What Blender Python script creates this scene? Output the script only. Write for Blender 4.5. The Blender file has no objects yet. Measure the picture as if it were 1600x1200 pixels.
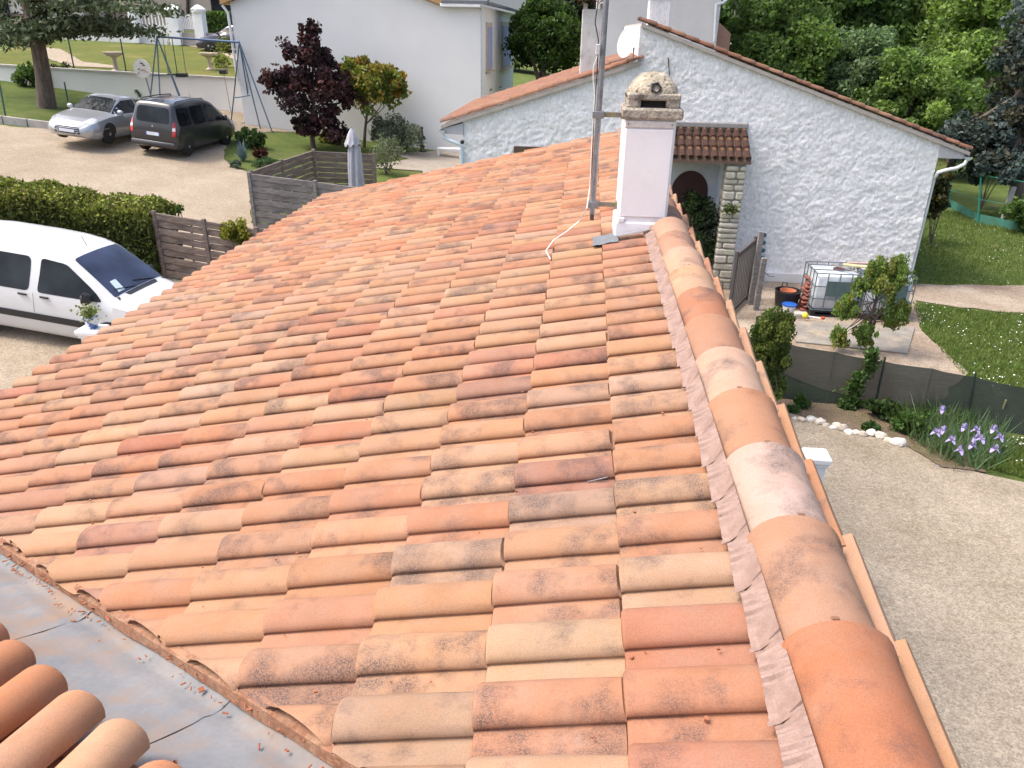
import bpy, bmesh, math, random
import numpy as np
from mathutils import Vector, Matrix

random.seed(7); RNG = np.random.default_rng(7)
sc = bpy.context.scene
COL = sc.collection

# ------------------------------------------------------------------ camera
CAM = np.array([-0.5375, -1.3240, 5.7760])
RIGHT = np.array([0.99549218, 0.09321988, 0.01747469])
UPV = np.array([-0.05485401, 0.41559319, 0.90789501])
BACK = np.array([0.07737151, -0.90476094, 0.41883325])
FPX = 1200.0
cd = bpy.data.cameras.new('camera'); cam = bpy.data.objects.new('camera', cd); COL.objects.link(cam)
cd.sensor_width = 36; cd.lens = 36 * FPX / 1600; cd.clip_start = 0.05; cd.clip_end = 2000
mw = Matrix.Identity(4)
for i in range(3):
    mw[i][0] = RIGHT[i]; mw[i][1] = UPV[i]; mw[i][2] = BACK[i]; mw[i][3] = CAM[i]
cam.matrix_world = mw
sc.camera = cam

# ------------------------------------------------------------------ light
SUN_TO = Vector((-0.50, -0.06, 0.86)).normalized()
w = bpy.data.worlds.new('World'); sc.world = w; w.use_nodes = True
nt = w.node_tree; bg = nt.nodes['Background']
sky = nt.nodes.new('ShaderNodeTexSky'); sky.sky_type = 'NISHITA'; sky.sun_disc = False
sky.sun_elevation = math.asin(SUN_TO.z); sky.sun_rotation = math.atan2(SUN_TO.x, SUN_TO.y)
sky.air_density = 1.0; sky.dust_density = 6.0; sky.ozone_density = 1.0
nt.links.new(sky.outputs[0], bg.inputs[0]); bg.inputs[1].default_value = 0.15
sd = bpy.data.lights.new('sun', 'SUN'); so = bpy.data.objects.new('sun', sd); COL.objects.link(so)
sd.energy = 1.0; sd.angle = math.radians(10.0); sd.color = (1.0, 0.95, 0.87)
so.rotation_euler = SUN_TO.to_track_quat('Z', 'Y').to_euler(); so.location = (0, 0, 60)
sc.view_settings.view_transform = 'Standard'; sc.view_settings.look = 'None'
sc.view_settings.exposure = 1.3; sc.view_settings.gamma = 1.0
sc.render.resolution_x = 1024; sc.render.resolution_y = 768

# ------------------------------------------------------------------ pixel helpers (photo is 1600x1200)
def ray(px, py):
    return RIGHT * (px - 800) / FPX - UPV * (py - 600) / FPX - BACK
def at_y(px, py, y):
    r = ray(px, py); return CAM + r * (y - CAM[1]) / r[1]
def at_x(px, py, x):
    r = ray(px, py); return CAM + r * (x - CAM[0]) / r[0]
def at_z(px, py, z):
    r = ray(px, py); return CAM + r * (z - CAM[2]) / r[2]
def proj(p):
    d = np.asarray(p, float) - CAM
    z = -(d @ BACK); return 800 + FPX * (d @ RIGHT) / z, 600 - FPX * (d @ UPV) / z, z
def zg(x, y):
    """height of the natural ground: level by the house, rising to the left and to the back"""
    x = np.asarray(x, float); y = np.asarray(y, float)
    pl = 0.45 - 0.1 * (np.clip(x, -34, 60) + 10) + 0.041 * (np.clip(y, -20, 46) - 11.6)
    return 0.15 * np.logaddexp(0, pl / 0.15)
def zup(x, y):
    """upper garden behind the retaining wall"""
    return 3.55 + 0.05 * (np.asarray(y) - 35.0) - 0.03 * (np.asarray(x) + 20)
def gnd(px, py, dz=0.0, fn=None):
    fn = fn or zg
    r = ray(px, py); s = 0.5 + np.arange(6000) * 0.04
    P = CAM[None] + s[:, None] * r[None]
    b = P[:, 2] < fn(P[:, 0], P[:, 1]) + dz
    i = int(np.argmax(b)) if b.any() else len(s) - 1
    return P[i]

# ------------------------------------------------------------------ materials
MATS = {}
def new_mat(name):
    m = bpy.data.materials.new(name); m.use_nodes = True
    return m, m.node_tree, m.node_tree.nodes['Principled BSDF']
def N(t, typ, **kw):
    n = t.nodes.new(typ)
    for k, v in kw.items(): setattr(n, k, v)
    return n
def ramp(t, src, a, b, c0=0.0, c1=1.0):
    n = N(t, 'ShaderNodeMapRange'); n.inputs[1].default_value = a; n.inputs[2].default_value = b
    n.inputs[3].default_value = c0; n.inputs[4].default_value = c1
    t.links.new(src, n.inputs[0]); return n.outputs[0]
def noise(t, vec, scale, detail=3, rough=0.55):
    n = N(t, 'ShaderNodeTexNoise'); n.inputs['Scale'].default_value = scale
    n.inputs['Detail'].default_value = detail; n.inputs['Roughness'].default_value = rough
    if vec is not None: t.links.new(vec, n.inputs['Vector'])
    return n.outputs['Fac']
def mixc(t, fac, a, b, mode='MIX'):
    n = N(t, 'ShaderNodeMix', data_type='RGBA', blend_type=mode)
    for sock, v in ((n.inputs[0], fac), (n.inputs[6], a), (n.inputs[7], b)):
        if isinstance(v, bpy.types.NodeSocket): t.links.new(v, sock)
        elif isinstance(v, (int, float)): sock.default_value = v
        else: sock.default_value = (*v, 1) if len(v) == 3 else v
    return n.outputs[2]
def math_(t, op, a, b=0.0):
    n = N(t, 'ShaderNodeMath', operation=op)
    for i, v in enumerate((a, b)):
        if isinstance(v, bpy.types.NodeSocket): t.links.new(v, n.inputs[i])
        else: n.inputs[i].default_value = v
    return n.outputs[0]
def bump(t, bs, h, strength, dist=0.01):
    b = N(t, 'ShaderNodeBump'); b.inputs['Strength'].default_value = strength; b.inputs['Distance'].default_value = dist
    t.links.new(h, b.inputs['Height']); t.links.new(b.outputs[0], bs.inputs['Normal'])
def pmat(name, col, rough=0.6, metal=0.0, col2=None, ns=6.0, lo=0.35, hi=0.65, grain=0.1, gs=60.0, bmp=0.0, bs=60.0, bd=0.01,
         spec=0.4, coat=0.0, stain=None, ss=3.0, slo=0.55, shi=0.75, stretch=None):
    """procedural surface: two tones mixed by noise, fine grain, optional stains with a shape of their own and fine relief"""
    if name in MATS: return MATS[name]
    m, t, b = new_mat(name)
    tc = N(t, 'ShaderNodeTexCoord').outputs['Object']
    if stretch:
        mp = N(t, 'ShaderNodeMapping'); mp.inputs['Scale'].default_value = stretch; t.links.new(tc, mp.inputs[0]); tc = mp.outputs[0]
    col2 = col2 or tuple(min(1, c * 0.86) for c in col)
    c = mixc(t, ramp(t, noise(t, tc, ns, 4), lo, hi), col, col2)
    if grain:
        g = ramp(t, noise(t, tc, gs, 2), 0.3, 0.7, 1 - grain, 1 + grain)
        cc = N(t, 'ShaderNodeCombineColor')
        for i in range(3): t.links.new(g, cc.inputs[i])
        c = mixc(t, 1.0, c, cc.outputs[0], 'MULTIPLY')
    if stain:
        c = mixc(t, ramp(t, noise(t, tc, ss, 6, 0.65), slo, shi), c, stain)
    t.links.new(c, b.inputs['Base Color'])
    b.inputs['Roughness'].default_value = rough; b.inputs['Metallic'].default_value = metal
    b.inputs['Specular IOR Level'].default_value = spec; b.inputs['Coat Weight'].default_value = coat
    b.inputs['Coat Roughness'].default_value = 0.05
    if bmp: bump(t, b, noise(t, tc, bs, 4), bmp, bd)
    MATS[name] = m; return m

def tile_mat(name, attr):
    """fired clay: tint per tile, paler flaming, soot-black speckled patches"""
    m, t, b = new_mat(name)
    tc = N(t, 'ShaderNodeTexCoord').outputs['Object']
    if attr:
        a = N(t, 'ShaderNodeVertexColor', layer_name='Col'); base, amt = a.outputs['Color'], a.outputs['Alpha']
        vec = tc
    else:
        oi = N(t, 'ShaderNodeObjectInfo'); base, amt = oi.outputs['Color'], oi.outputs['Alpha']
        ml = math_(t, 'MULTIPLY', oi.outputs['Random'], 61.0)
        cx = N(t, 'ShaderNodeCombineXYZ')
        for i in range(3): t.links.new(ml, cx.inputs[i])
        va = N(t, 'ShaderNodeVectorMath', operation='ADD'); t.links.new(tc, va.inputs[0]); t.links.new(cx.outputs[0], va.inputs[1])
        vec = va.outputs[0]
    n1 = noise(t, vec, 7, 4, 0.6)
    c = mixc(t, ramp(t, n1, 0.35, 0.7), base, mixc(t, 1.0, base, (1.08, 1.14, 1.26), 'MULTIPLY'))
    n4 = noise(t, vec, 3.0, 3, 0.6)
    c = mixc(t, ramp(t, n4, 0.5, 0.72, 0, 0.4), c, mixc(t, 1.0, base, (0.78, 0.72, 0.78), 'MULTIPLY'))
    c = mixc(t, ramp(t, noise(t, vec, 4.2, 5, 0.7), 0.45, 0.7, 0, 0.34), c, (0.245, 0.185, 0.148))
    fine = noise(t, vec, 260, 2, 0.7)
    gr = ramp(t, fine, 0.3, 0.7, 0.84, 1.14)
    cc = N(t, 'ShaderNodeCombineColor')
    for i in range(3): t.links.new(gr, cc.inputs[i])
    c = mixc(t, 1.0, c, cc.outputs[0], 'MULTIPLY')
    n2 = noise(t, vec, 5.0, 5, 0.6)
    msk = ramp(t, math_(t, 'ADD', n2, math_(t, 'MULTIPLY', amt, 0.10)), 0.585, 0.74)
    sp = ramp(t, noise(t, vec, 230, 3, 0.75), 0.44, 0.56)
    spk = math_(t, 'MULTIPLY', msk, math_(t, 'ADD', math_(t, 'MULTIPLY', sp, 0.62), 0.24))
    c = mixc(t, math_(t, 'MINIMUM', spk, 0.9), c, (0.055, 0.045, 0.048))
    # pale lime bloom
    n5 = noise(t, vec, 9, 5, 0.7)
    c = mixc(t, ramp(t, n5, 0.63, 0.8, 0, 0.32), c, (0.37, 0.305, 0.25))
    t.links.new(c, b.inputs['Base Color'])
    b.inputs['Roughness'].default_value = 0.82; b.inputs['Specular IOR Level'].default_value = 0.25
    bump(t, b, fine, 0.25, 0.004)
    return m
M_TILE = tile_mat('clay_tile', False); M_TILE_F = tile_mat('clay_tile_field', True)

def leaf_mat(name, attr='Col', trans=0.35, rough=0.6):
    m = bpy.data.materials.new(name); m.use_nodes = True; t = m.node_tree; t.nodes.clear()
    o = N(t, 'ShaderNodeOutputMaterial'); a = N(t, 'ShaderNodeVertexColor', layer_name=attr)
    p = N(t, 'ShaderNodeBsdfPrincipled'); p.inputs['Roughness'].default_value = rough; p.inputs['Specular IOR Level'].default_value = 0.3
    tr = N(t, 'ShaderNodeBsdfTranslucent'); mx = N(t, 'ShaderNodeMixShader'); mx.inputs[0].default_value = trans
    t.links.new(a.outputs[0], p.inputs['Base Color'])
    c2 = mixc(t, 1.0, a.outputs[0], (1.1, 1.25, 0.6), 'MULTIPLY'); t.links.new(c2, tr.inputs[0])
    t.links.new(p.outputs[0], mx.inputs[1]); t.links.new(tr.outputs[0], mx.inputs[2]); t.links.new(mx.outputs[0], o.inputs[0])
    return m
M_LEAF = leaf_mat('leaf', trans=0.42); M_LEAFD = leaf_mat('leaf_matt', trans=0.15, rough=0.8)

def glass_mat(name, col=(0.010, 0.012, 0.014), rough=0.05, spec=0.22):
    m, t, b = new_mat(name)
    tc = N(t, 'ShaderNodeTexCoord').outputs['Object']
    c = mixc(t, ramp(t, noise(t, tc, 1.5, 2), 0.4, 0.65), col, tuple(c * 2.2 for c in col))
    t.links.new(c, b.inputs['Base Color']); b.inputs['Roughness'].default_value = rough
    b.inputs['Specular IOR Level'].default_value = spec; b.inputs['IOR'].default_value = 1.5
    return m
M_GLASS = glass_mat('car_glass'); M_GLASSB = glass_mat('windscreen_glass', (0.016, 0.021, 0.042), spec=0.5)

# ------------------------------------------------------------------ mesh builder
class MB:
    def __init__(s): s.v = []; s.f = []; s.c = []
    def add(s, vs, fs, col=None):
        o = len(s.v); s.v += [tuple(map(float, p)) for p in vs]; s.f += [tuple(i + o for i in q) for q in fs]
        if col is not None: s.c += [tuple(col)] * len(vs)
        return s
    def box(s, c, d, R=None, col=None, bev=0.0):
        x, y, z = d[0] / 2, d[1] / 2, d[2] / 2
        if bev <= 0:
            vs = [(-x, -y, -z), (x, -y, -z), (x, y, -z), (-x, y, -z), (-x, -y, z), (x, -y, z), (x, y, z), (-x, y, z)]
            fs = [(0, 3, 2, 1), (4, 5, 6, 7), (0, 1, 5, 4), (1, 2, 6, 5), (2, 3, 7, 6), (3, 0, 4, 7)]
        else:
            b = min(bev, x * .9, y * .9, z * .9); vs = []; fs = []
            def ring(zz, k):
                return [(-x + k + b, -y + k, zz), (x - k - b, -y + k, zz), (x - k, -y + k + b, zz), (x - k, y - k - b, zz),
                        (x - k - b, y - k, zz), (-x + k + b, y - k, zz), (-x + k, y - k - b, zz), (-x + k, -y + k + b, zz)]
            for zz, k in ((-z, b * .6), (-z + b, 0), (z - b, 0), (z, b * .6)): vs += ring(zz, k)
            for r in range(3):
                for i in range(8):
                    fs.append((r * 8 + i, r * 8 + (i + 1) % 8, r * 8 + 8 + (i + 1) % 8, r * 8 + 8 + i))
            fs.append(tuple(range(7, -1, -1))); fs.append(tuple(range(24, 32)))
        P = np.array(vs)
        if R is not None: P = P @ np.array(R).T
        return s.add(P + np.array(c), fs, col)
    def tube(s, pts, rad, seg=8, col=None, caps=True):
        pts = np.array(pts, float); n = len(pts)
        rad = np.full(n, rad) if np.isscalar(rad) else np.array(rad, float)
        vs = []; fs = []; prev = None
        for i in range(n):
            d = pts[min(i + 1, n - 1)] - pts[max(i - 1, 0)]; d = d / (np.linalg.norm(d) + 1e-9)
            a = prev if prev is not None else (np.array([0, 0, 1.]) if abs(d[2]) < .9 else np.array([1., 0, 0]))
            x = np.cross(a, d); x /= np.linalg.norm(x) + 1e-9; y = np.cross(d, x); prev = np.cross(d, x) if False else a
            for k in range(seg):
                an = 2 * math.pi * k / seg; vs.append(pts[i] + rad[i] * (math.cos(an) * x + math.sin(an) * y))
        for i in range(n - 1):
            for k in range(seg):
                fs.append((i * seg + k, i * seg + (k + 1) % seg, (i + 1) * seg + (k + 1) % seg, (i + 1) * seg + k))
        if caps: fs.append(tuple(range(seg - 1, -1, -1))); fs.append(tuple((n - 1) * seg + k for k in range(seg)))
        return s.add(vs, fs, col)
    def lathe(s, prof, seg=20, c=(0, 0, 0), R=None, col=None, sx=1, sy=1):
        vs = []; fs = []; n = len(prof)
        for r, z in prof:
            for k in range(seg):
                an = 2 * math.pi * k / seg; vs.append((r * math.cos(an) * sx, r * math.sin(an) * sy, z))
        for i in range(n - 1):
            for k in range(seg):
                fs.append((i * seg + k, i * seg + (k + 1) % seg, (i + 1) * seg + (k + 1) % seg, (i + 1) * seg + k))
        fs.append(tuple(range(seg - 1, -1, -1))); fs.append(tuple((n - 1) * seg + k for k in range(seg)))
        P = np.array(vs)
        if R is not None: P = P @ np.array(R).T
        return s.add(P + np.array(c), fs, col)
    def prism(s, poly, ext, col=None):
        """poly: 3-D points of one face, ext: extrusion vector"""
        n = len(poly); a = [np.array(p, float) for p in poly]; b = [p + np.array(ext) for p in a]
        fs = [tuple(range(n - 1, -1, -1)), tuple(range(n, 2 * n))] + [(i, (i + 1) % n, n + (i + 1) % n, n + i) for i in range(n)]
        return s.add(a + b, fs, col)
    def grid(s, P, col=None, cyc=False):
        """P: (n, m, 3) array of points"""
        P = np.asarray(P, float); n, m = P.shape[:2]
        fs = [(i * m + j, i * m + (j + 1), (i + 1) * m + (j + 1), (i + 1) * m + j) for i in range(n - 1) for j in range(m - 1)]
        return s.add(P.reshape(-1, 3), fs, col)
    def mesh(s, name, mat, off=(0, 0, 0), smooth=False, ang=40):
        me = bpy.data.meshes.new(name)
        off = np.array(off, float); V = np.array(s.v, float) - off
        me.from_pydata(V.tolist(), [], s.f)
        if s.c:
            ca = me.color_attributes.new('Col', 'FLOAT_COLOR', 'POINT')
            cols = np.array([c if len(c) == 4 else (*c, 1.0) for c in s.c], np.float32); ca.data.foreach_set('color', cols.ravel())
        me.validate(clean_customdata=False)
        bm = bmesh.new(); bm.from_mesh(me)
        bmesh.ops.recalc_face_normals(bm, faces=bm.faces)
        if smooth:
            th = math.radians(ang)
            for fc in bm.faces: fc.smooth = True
            for e in bm.edges:
                if len(e.link_faces) == 2 and e.calc_face_angle(0) > th: e.smooth = False
        bm.to_mesh(me); bm.free()
        if mat: me.materials.append(mat)
        return me
    def build(s, name, mat, parent=None, smooth=False, ang=40, off=None):
        if off is None: off = root_of(parent).location if parent is not None else (0, 0, 0)
        o = bpy.data.objects.new(name, s.mesh(name, mat, off, smooth, ang)); COL.objects.link(o)
        if parent is not None: o.parent = parent
        return o
def root_of(o):
    while o.parent is not None: o = o.parent
    return o
def tag(o, label, cat, group=None, kind=None):
    o['label'] = label; o['category'] = cat
    if group: o['group'] = group
    if kind: o['kind'] = kind
    return o
def thing(name, label, cat, loc=(0, 0, 0), group=None, rot=None):
    o = bpy.data.objects.new(name, None); COL.objects.link(o); o.location = [float(v) for v in loc]; o.empty_display_size = 0.2
    if rot is not None: o.rotation_euler = rot
    return tag(o, label, cat, group)
def single(name, mb, mat, label, cat, loc, group=None, smooth=False, kind=None):
    o = mb.build(name, mat, None, smooth, off=loc); o.location = [float(v) for v in loc]
    return tag(o, label, cat, group, kind)
def struct(name, mb, mat, smooth=False):
    o = mb.build(name, mat, None, smooth); o['kind'] = 'structure'; return o
def link_mesh(name, me, parent, mtx, color=None):
    o = bpy.data.objects.new(name, me); COL.objects.link(o); o.parent = parent; o.matrix_local = mtx
    if color is not None: o.color = color
    return o
def rotz(a): c, s_ = math.cos(a), math.sin(a); return np.array([[c, -s_, 0], [s_, c, 0], [0, 0, 1.]])
def frame(u, v, n): return np.stack([u, v, n], 1)

# common materials
M_WHITE = pmat('white_paint', (0.78, 0.78, 0.79), 0.55, col2=(0.72, 0.72, 0.74), ns=2.5, grain=0.03, bmp=0.08, bs=90)
M_DARK = pmat('dark_plastic', (0.025, 0.025, 0.028), 0.5, grain=0.2)
M_RUBBER = pmat('rubber', (0.022, 0.022, 0.023), 0.85, grain=0.2)
M_CHROME = pmat('alloy', (0.55, 0.56, 0.58), 0.3, 0.9, grain=0.05)
M_GALV = pmat('galvanised_steel', (0.30, 0.31, 0.33), 0.5, 0.7, col2=(0.22, 0.22, 0.24), ns=14, grain=0.15)
M_BARK = pmat('bark', (0.17, 0.125, 0.10), 0.95, col2=(0.09, 0.07, 0.06), ns=9, grain=0.3, bmp=0.6, bs=25, bd=0.03, stretch=(1, 1, .25))
M_WOODG = pmat('weathered_wood', (0.235, 0.215, 0.205), 0.9, col2=(0.15, 0.135, 0.13), ns=5, grain=0.25, gs=30, stretch=(1, 1, 5))
M_WOODB = pmat('brown_weathered_wood', (0.21, 0.165, 0.14), 0.9, col2=(0.125, 0.095, 0.08), ns=5, grain=0.25, gs=30, stretch=(1, 1, 5))
M_CONC = pmat('concrete', (0.42, 0.40, 0.37), 0.9, col2=(0.32, 0.31, 0.29), ns=3, grain=0.15, bmp=0.2)

# ================================================================== TERRAIN
def axis(parts):
    out = []
    for a, b, st in parts: out += list(np.arange(a, b, st))
    out.append(parts[-1][1]); return np.array(out)
def smstep(v, a, b): t_ = np.clip((v - a) / (b - a), 0, 1); return t_ * t_ * (3 - 2 * t_)
WALL_Y = 35.0
def ground_z(X, Y):
    z = zg(X, Y)
    up = zup(np.clip(X, -45, 0), np.clip(Y, 35, 75))
    k = smstep(Y, WALL_Y + 0.12, WALL_Y + 0.16) * (1 - smstep(X, -15.6, -15.3))
    return z * (1 - k) + up * k
gx = axis([(-160, -50, 10), (-50, -26, 1.0), (-26, 12, 0.5), (12, 40, 2), (40, 200, 10)])
gy = axis([(-40, -8, 4), (-8, 34.5, 0.5), (34.5, 35.1, 0.3), (35.1, 35.2, 0.05), (35.2, 60, 1.0), (60, 300, 10)])
GX, GY = np.meshgrid(gx, gy, indexing='ij')
def grass_mat(name, a, b, c, scale=1.2):
    m, t, bs = new_mat(name); tc = N(t, 'ShaderNodeTexCoord').outputs['Object']
    k = mixc(t, ramp(t, noise(t, tc, scale, 5, 0.65), 0.38, 0.62), a, b)
    k = mixc(t, ramp(t, noise(t, tc, scale * 0.35, 4), 0.55, 0.75), k, c)
    g = ramp(t, noise(t, tc, 45, 3, 0.7), 0.3, 0.7, 0.55, 1.4); cc = N(t, 'ShaderNodeCombineColor')
    for i in range(3): t.links.new(g, cc.inputs[i])
    k = mixc(t, 1.0, k, cc.outputs[0], 'MULTIPLY'); t.links.new(k, bs.inputs['Base Color'])
    bs.inputs['Roughness'].default_value = 0.95; bs.inputs['Specular IOR Level'].default_value = 0.1
    bump(t, bs, noise(t, tc, 60, 4, 0.7), 0.9, 0.05); return m
M_GRASS = grass_mat('grass', (0.09, 0.13, 0.035), (0.13, 0.165, 0.048), (0.17, 0.17, 0.07))
M_GRASSL = grass_mat('lawn_grass', (0.15, 0.155, 0.04), (0.11, 0.135, 0.035), (0.24, 0.21, 0.08), 0.8)
struct('ground', MB().grid(np.stack([GX, GY, ground_z(GX, GY)], -1)), M_GRASS, True)

def gravel_mat(name, a, b, dirt, moss=None):
    m, t, bs = new_mat(name); tc = N(t, 'ShaderNodeTexCoord').outputs['Object']
    k = mixc(t, ramp(t, noise(t, tc, 0.9, 5, 0.6), 0.36, 0.64), a, b)
    k = mixc(t, ramp(t, noise(t, tc, 0.33, 6, 0.72), 0.48, 0.68, 0, 0.9), k, dirt)
    vo = N(t, 'ShaderNodeTexVoronoi'); vo.inputs['Scale'].default_value = 55; t.links.new(tc, vo.inputs['Vector'])
    sv = N(t, 'ShaderNodeSeparateColor'); t.links.new(vo.outputs['Color'], sv.inputs[0])
    g = ramp(t, sv.outputs[0], 0, 1, 0.74, 1.24); cc = N(t, 'ShaderNodeCombineColor')
    for i in range(3): t.links.new(g, cc.inputs[i])
    k = mixc(t, 1.0, k, cc.outputs[0], 'MULTIPLY')
    fine = ramp(t, noise(t, tc, 16, 5, 0.75), 0.3, 0.7, 0.8, 1.2); c2 = N(t, 'ShaderNodeCombineColor')
    for i in range(3): t.links.new(fine, c2.inputs[i])
    k = mixc(t, 1.0, k, c2.outputs[0], 'MULTIPLY')
    if moss: k = mixc(t, ramp(t, noise(t, tc, 1.7, 6, 0.75), 0.6, 0.78, 0, 0.6), k, moss)
    t.links.new(k, bs.inputs['Base Color']); bs.inputs['Roughness'].default_value = 0.95; bs.inputs['Specular IOR Level'].default_value = 0.15
    bump(t, bs, vo.outputs['Distance'], 0.8, 0.02); return m
M_GRAVEL = gravel_mat('gravel', (0.37, 0.31, 0.235), (0.32, 0.265, 0.20), (0.27, 0.215, 0.155))
M_GRAVELR = gravel_mat('court_gravel', (0.36, 0.305, 0.235), (0.305, 0.26, 0.20), (0.235, 0.195, 0.14), (0.19, 0.165, 0.09))
M_SOIL = gravel_mat('stony_soil', (0.38, 0.32, 0.25), (0.28, 0.22, 0.165), (0.20, 0.14, 0.10))
M_BED = gravel_mat('bed_soil', (0.20, 0.15, 0.11), (0.14, 0.10, 0.075), (0.11, 0.10, 0.05))

def inside_poly(X, Y, poly):
    r = np.zeros(X.shape, bool); n = len(poly)
    for i in range(n):
        (x1, y1), (x2, y2) = poly[i], poly[(i + 1) % n]
        c = ((y1 > Y) != (y2 > Y)) & (X < (x2 - x1) * (Y - y1) / (y2 - y1 + 1e-12) + x1); r ^= c
    return r
def cdt(poly, step, pad=0.45):
    """triangulate a plan polygon with interior points on a jittered grid"""
    from mathutils.geometry import delaunay_2d_cdt
    poly = [np.array(p, float) for p in poly]; B = []
    for i in range(len(poly)):
        p, q = poly[i], poly[(i + 1) % len(poly)]; n = max(1, int(np.linalg.norm(q - p) / step)); B += [p + (q - p) * k / n for k in range(n)]
    B = np.array(B); xs = np.arange(B[:, 0].min(), B[:, 0].max(), step); ys = np.arange(B[:, 1].min(), B[:, 1].max(), step)
    X, Y = np.meshgrid(xs, ys, indexing='ij'); X = X + RNG.uniform(-.2, .2, X.shape) * step; Y = Y + RNG.uniform(-.2, .2, Y.shape) * step
    k = inside_poly(X, Y, [tuple(p) for p in poly]); I = np.stack([X[k], Y[k]], 1)
    nb = len(B); pts = [Vector(p) for p in B] + [Vector(p) for p in I]
    r = delaunay_2d_cdt(pts, [], [list(range(nb))], 1, 1e-6)
    return np.array([tuple(v) for v in r[0]]), [tuple(f) for f in r[2]]
def wobble(poly, amp, step=0.3):
    out = []
    for i in range(len(poly)):
        p, q = np.array(poly[i], float), np.array(poly[(i + 1) % len(poly)], float); L = np.linalg.norm(q - p); n = max(1, int(L / step)); nn = np.array([-(q - p)[1], (q - p)[0]]) / (L + 1e-9)
        for k in range(n):
            t_ = k / n; out.append(p + (q - p) * t_ + nn * amp * (math.sin(k * 1.7 + i) * .5 + random.uniform(-.6, .6)) * (0 if k == 0 else 1))
    return out
def sheet(name, poly, mat, dz, step=0.5, wob=0.08, fn=zg):
    V, F = cdt(wobble(poly, wob), step); mb = MB()
    mb.v = [(p[0], p[1], float(fn(p[0], p[1])) + dz) for p in V]; mb.f = F
    return struct(name, mb, mat, True)
P2 = lambda px, py: gnd(px, py)[:2]
sheet('gravel_yard', [(-40, -6), (-40, 26.2), (-21.5, 26.4), (-19.7, 27.2), (-20.6, 34.9), (-15.5, 34.9), (-15.5, 32.5), (-12.4, 32.4), P2(428, 206), P2(356, 214), P2(350, 250), P2(390, 272), P2(392, 350), (-9.0, 19), (-4.6, 13), (-4.6, -6)], M_GRAVEL, 0.02, 0.25)
sheet('gravel_court', [(0.2, -8), (0.2, 14.0), P2(1215, 640), P2(1300, 668), P2(1405, 692), P2(1470, 730), P2(1545, 745), P2(1640, 765), (16, 4), (16, -8)], M_GRAVELR, 0.02, 0.2)
sheet('flower_bed', [(0.9, 14.2), P2(1215, 622), P2(1366, 638), P2(1500, 657), P2(1540, 742), P2(1470, 734), P2(1405, 694), P2(1300, 670), P2(1215, 642)], M_BED, 0.035, 0.15, 0.05)
sheet('stony_strip', [(1.2, 18.2), P2(1150, 560), P2(1366, 640), P2(1460, 640), P2(1512, 585), P2(1440, 520), P2(1425, 440), (7.6, 18.2)], M_SOIL, 0.028, 0.2)
sheet('gravel_path', [P2(1425, 446), P2(1500, 446), P2(1640, 449), P2(1640, 494), P2(1500, 482), P2(1425, 470)], M_SOIL, 0.02, 0.2, 0.08)
sheet('upper_lawn', [(-33, 35.6), (-15.6, 35.6), (-15.6, 47), (-24, 50), (-33, 48)], M_GRASSL, 0.02, 0.5, 0.2, zup)
sheet('garden_path', [gnd(70, 75, 0, zup)[:2], gnd(95, 78, 0, zup)[:2], gnd(130, 98, 0, zup)[:2], gnd(180, 104, 0, zup)[:2], gnd(180, 108, 0, zup)[:2], gnd(110, 105, 0, zup)[:2], gnd(60, 88, 0, zup)[:2]], M_GRAVEL, 0.05, 0.2, 0.05, zup)
sheet('driveway', [gnd(262, 66, 0, zup)[:2], gnd(300, 60, 0, zup)[:2], gnd(372, 60, 0, zup)[:2], gnd(372, 98, 0, zup)[:2], gnd(345, 84, 0, zup)[:2]], M_GRAVEL, 0.05, 0.2, 0.05, zup)
sheet('terrace', [P2(560, 262), P2(640, 250), P2(610, 240), P2(700, 236), (-5, 32.3), (-3.7, 20), P2(660, 268)], pmat('tan_paving', (.30, .265, .22), .95, col2=(.25, .22, .18), ns=2, grain=.2, bmp=.3), 0.03, 0.25, 0.03)
# kerb in front of the cedar lawn
a, b = np.array([-32, 26.15]), np.array([-20.2, 26.85])
mb = MB(); xs = np.linspace(0, 1, 14)
for i in range(13):
    p, q = a + (b - a) * xs[i], a + (b - a) * (xs[i + 1] - .004); m_ = (p + q) / 2
    d_ = (q - p) / np.linalg.norm(q - p); mb.box((m_[0], m_[1], float(zg(*m_)) + .1), (np.linalg.norm(q - p), .12, .36), frame(np.array([d_[0], d_[1], -.1]), np.array([-d_[1], d_[0], 0]), np.array([0, 0, 1.])), bev=.015)
struct('kerb', mb, M_CONC)
# daisies and grass tufts near the screen: uncountable cover
def tufts(name, poly, n, h, cols, label, cat, fn=zg, wdt=0.012, dz=0.02):
    xs = [p[0] for p in poly]; ys = [p[1] for p in poly]
    X = RNG.uniform(min(xs), max(xs), n * 3); Y = RNG.uniform(min(ys), max(ys), n * 3); k = inside_poly(X, Y, poly); X, Y = X[k][:n], Y[k][:n]
    n = len(X); Z = fn(X, Y) + dz - .01; an = RNG.uniform(0, 6.28, n); hh = h * RNG.uniform(.5, 1.3, n); le = RNG.normal(0, .4, (n, 2)) * hh[:, None]
    ax, ay = np.cos(an) * wdt, np.sin(an) * wdt
    V = np.stack([np.stack([X - ax, Y - ay, Z], 1), np.stack([X + ax, Y + ay, Z], 1), np.stack([X + le[:, 0], Y + le[:, 1], Z + hh], 1)], 1).reshape(-1, 3)
    C_ = np.array(cols)[RNG.integers(0, len(cols), n)] * RNG.uniform(.7, 1.3, (n, 1)); C_ = np.repeat(C_, 3, 0)
    mb = MB(); mb.v = [tuple(p) for p in V]; mb.f = [(3 * i, 3 * i + 1, 3 * i + 2) for i in range(n)]; mb.c = [tuple(c) for c in C_]
    o = mb.build(name, M_LEAF); tag(o, label, cat, kind='stuff'); return o
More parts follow.
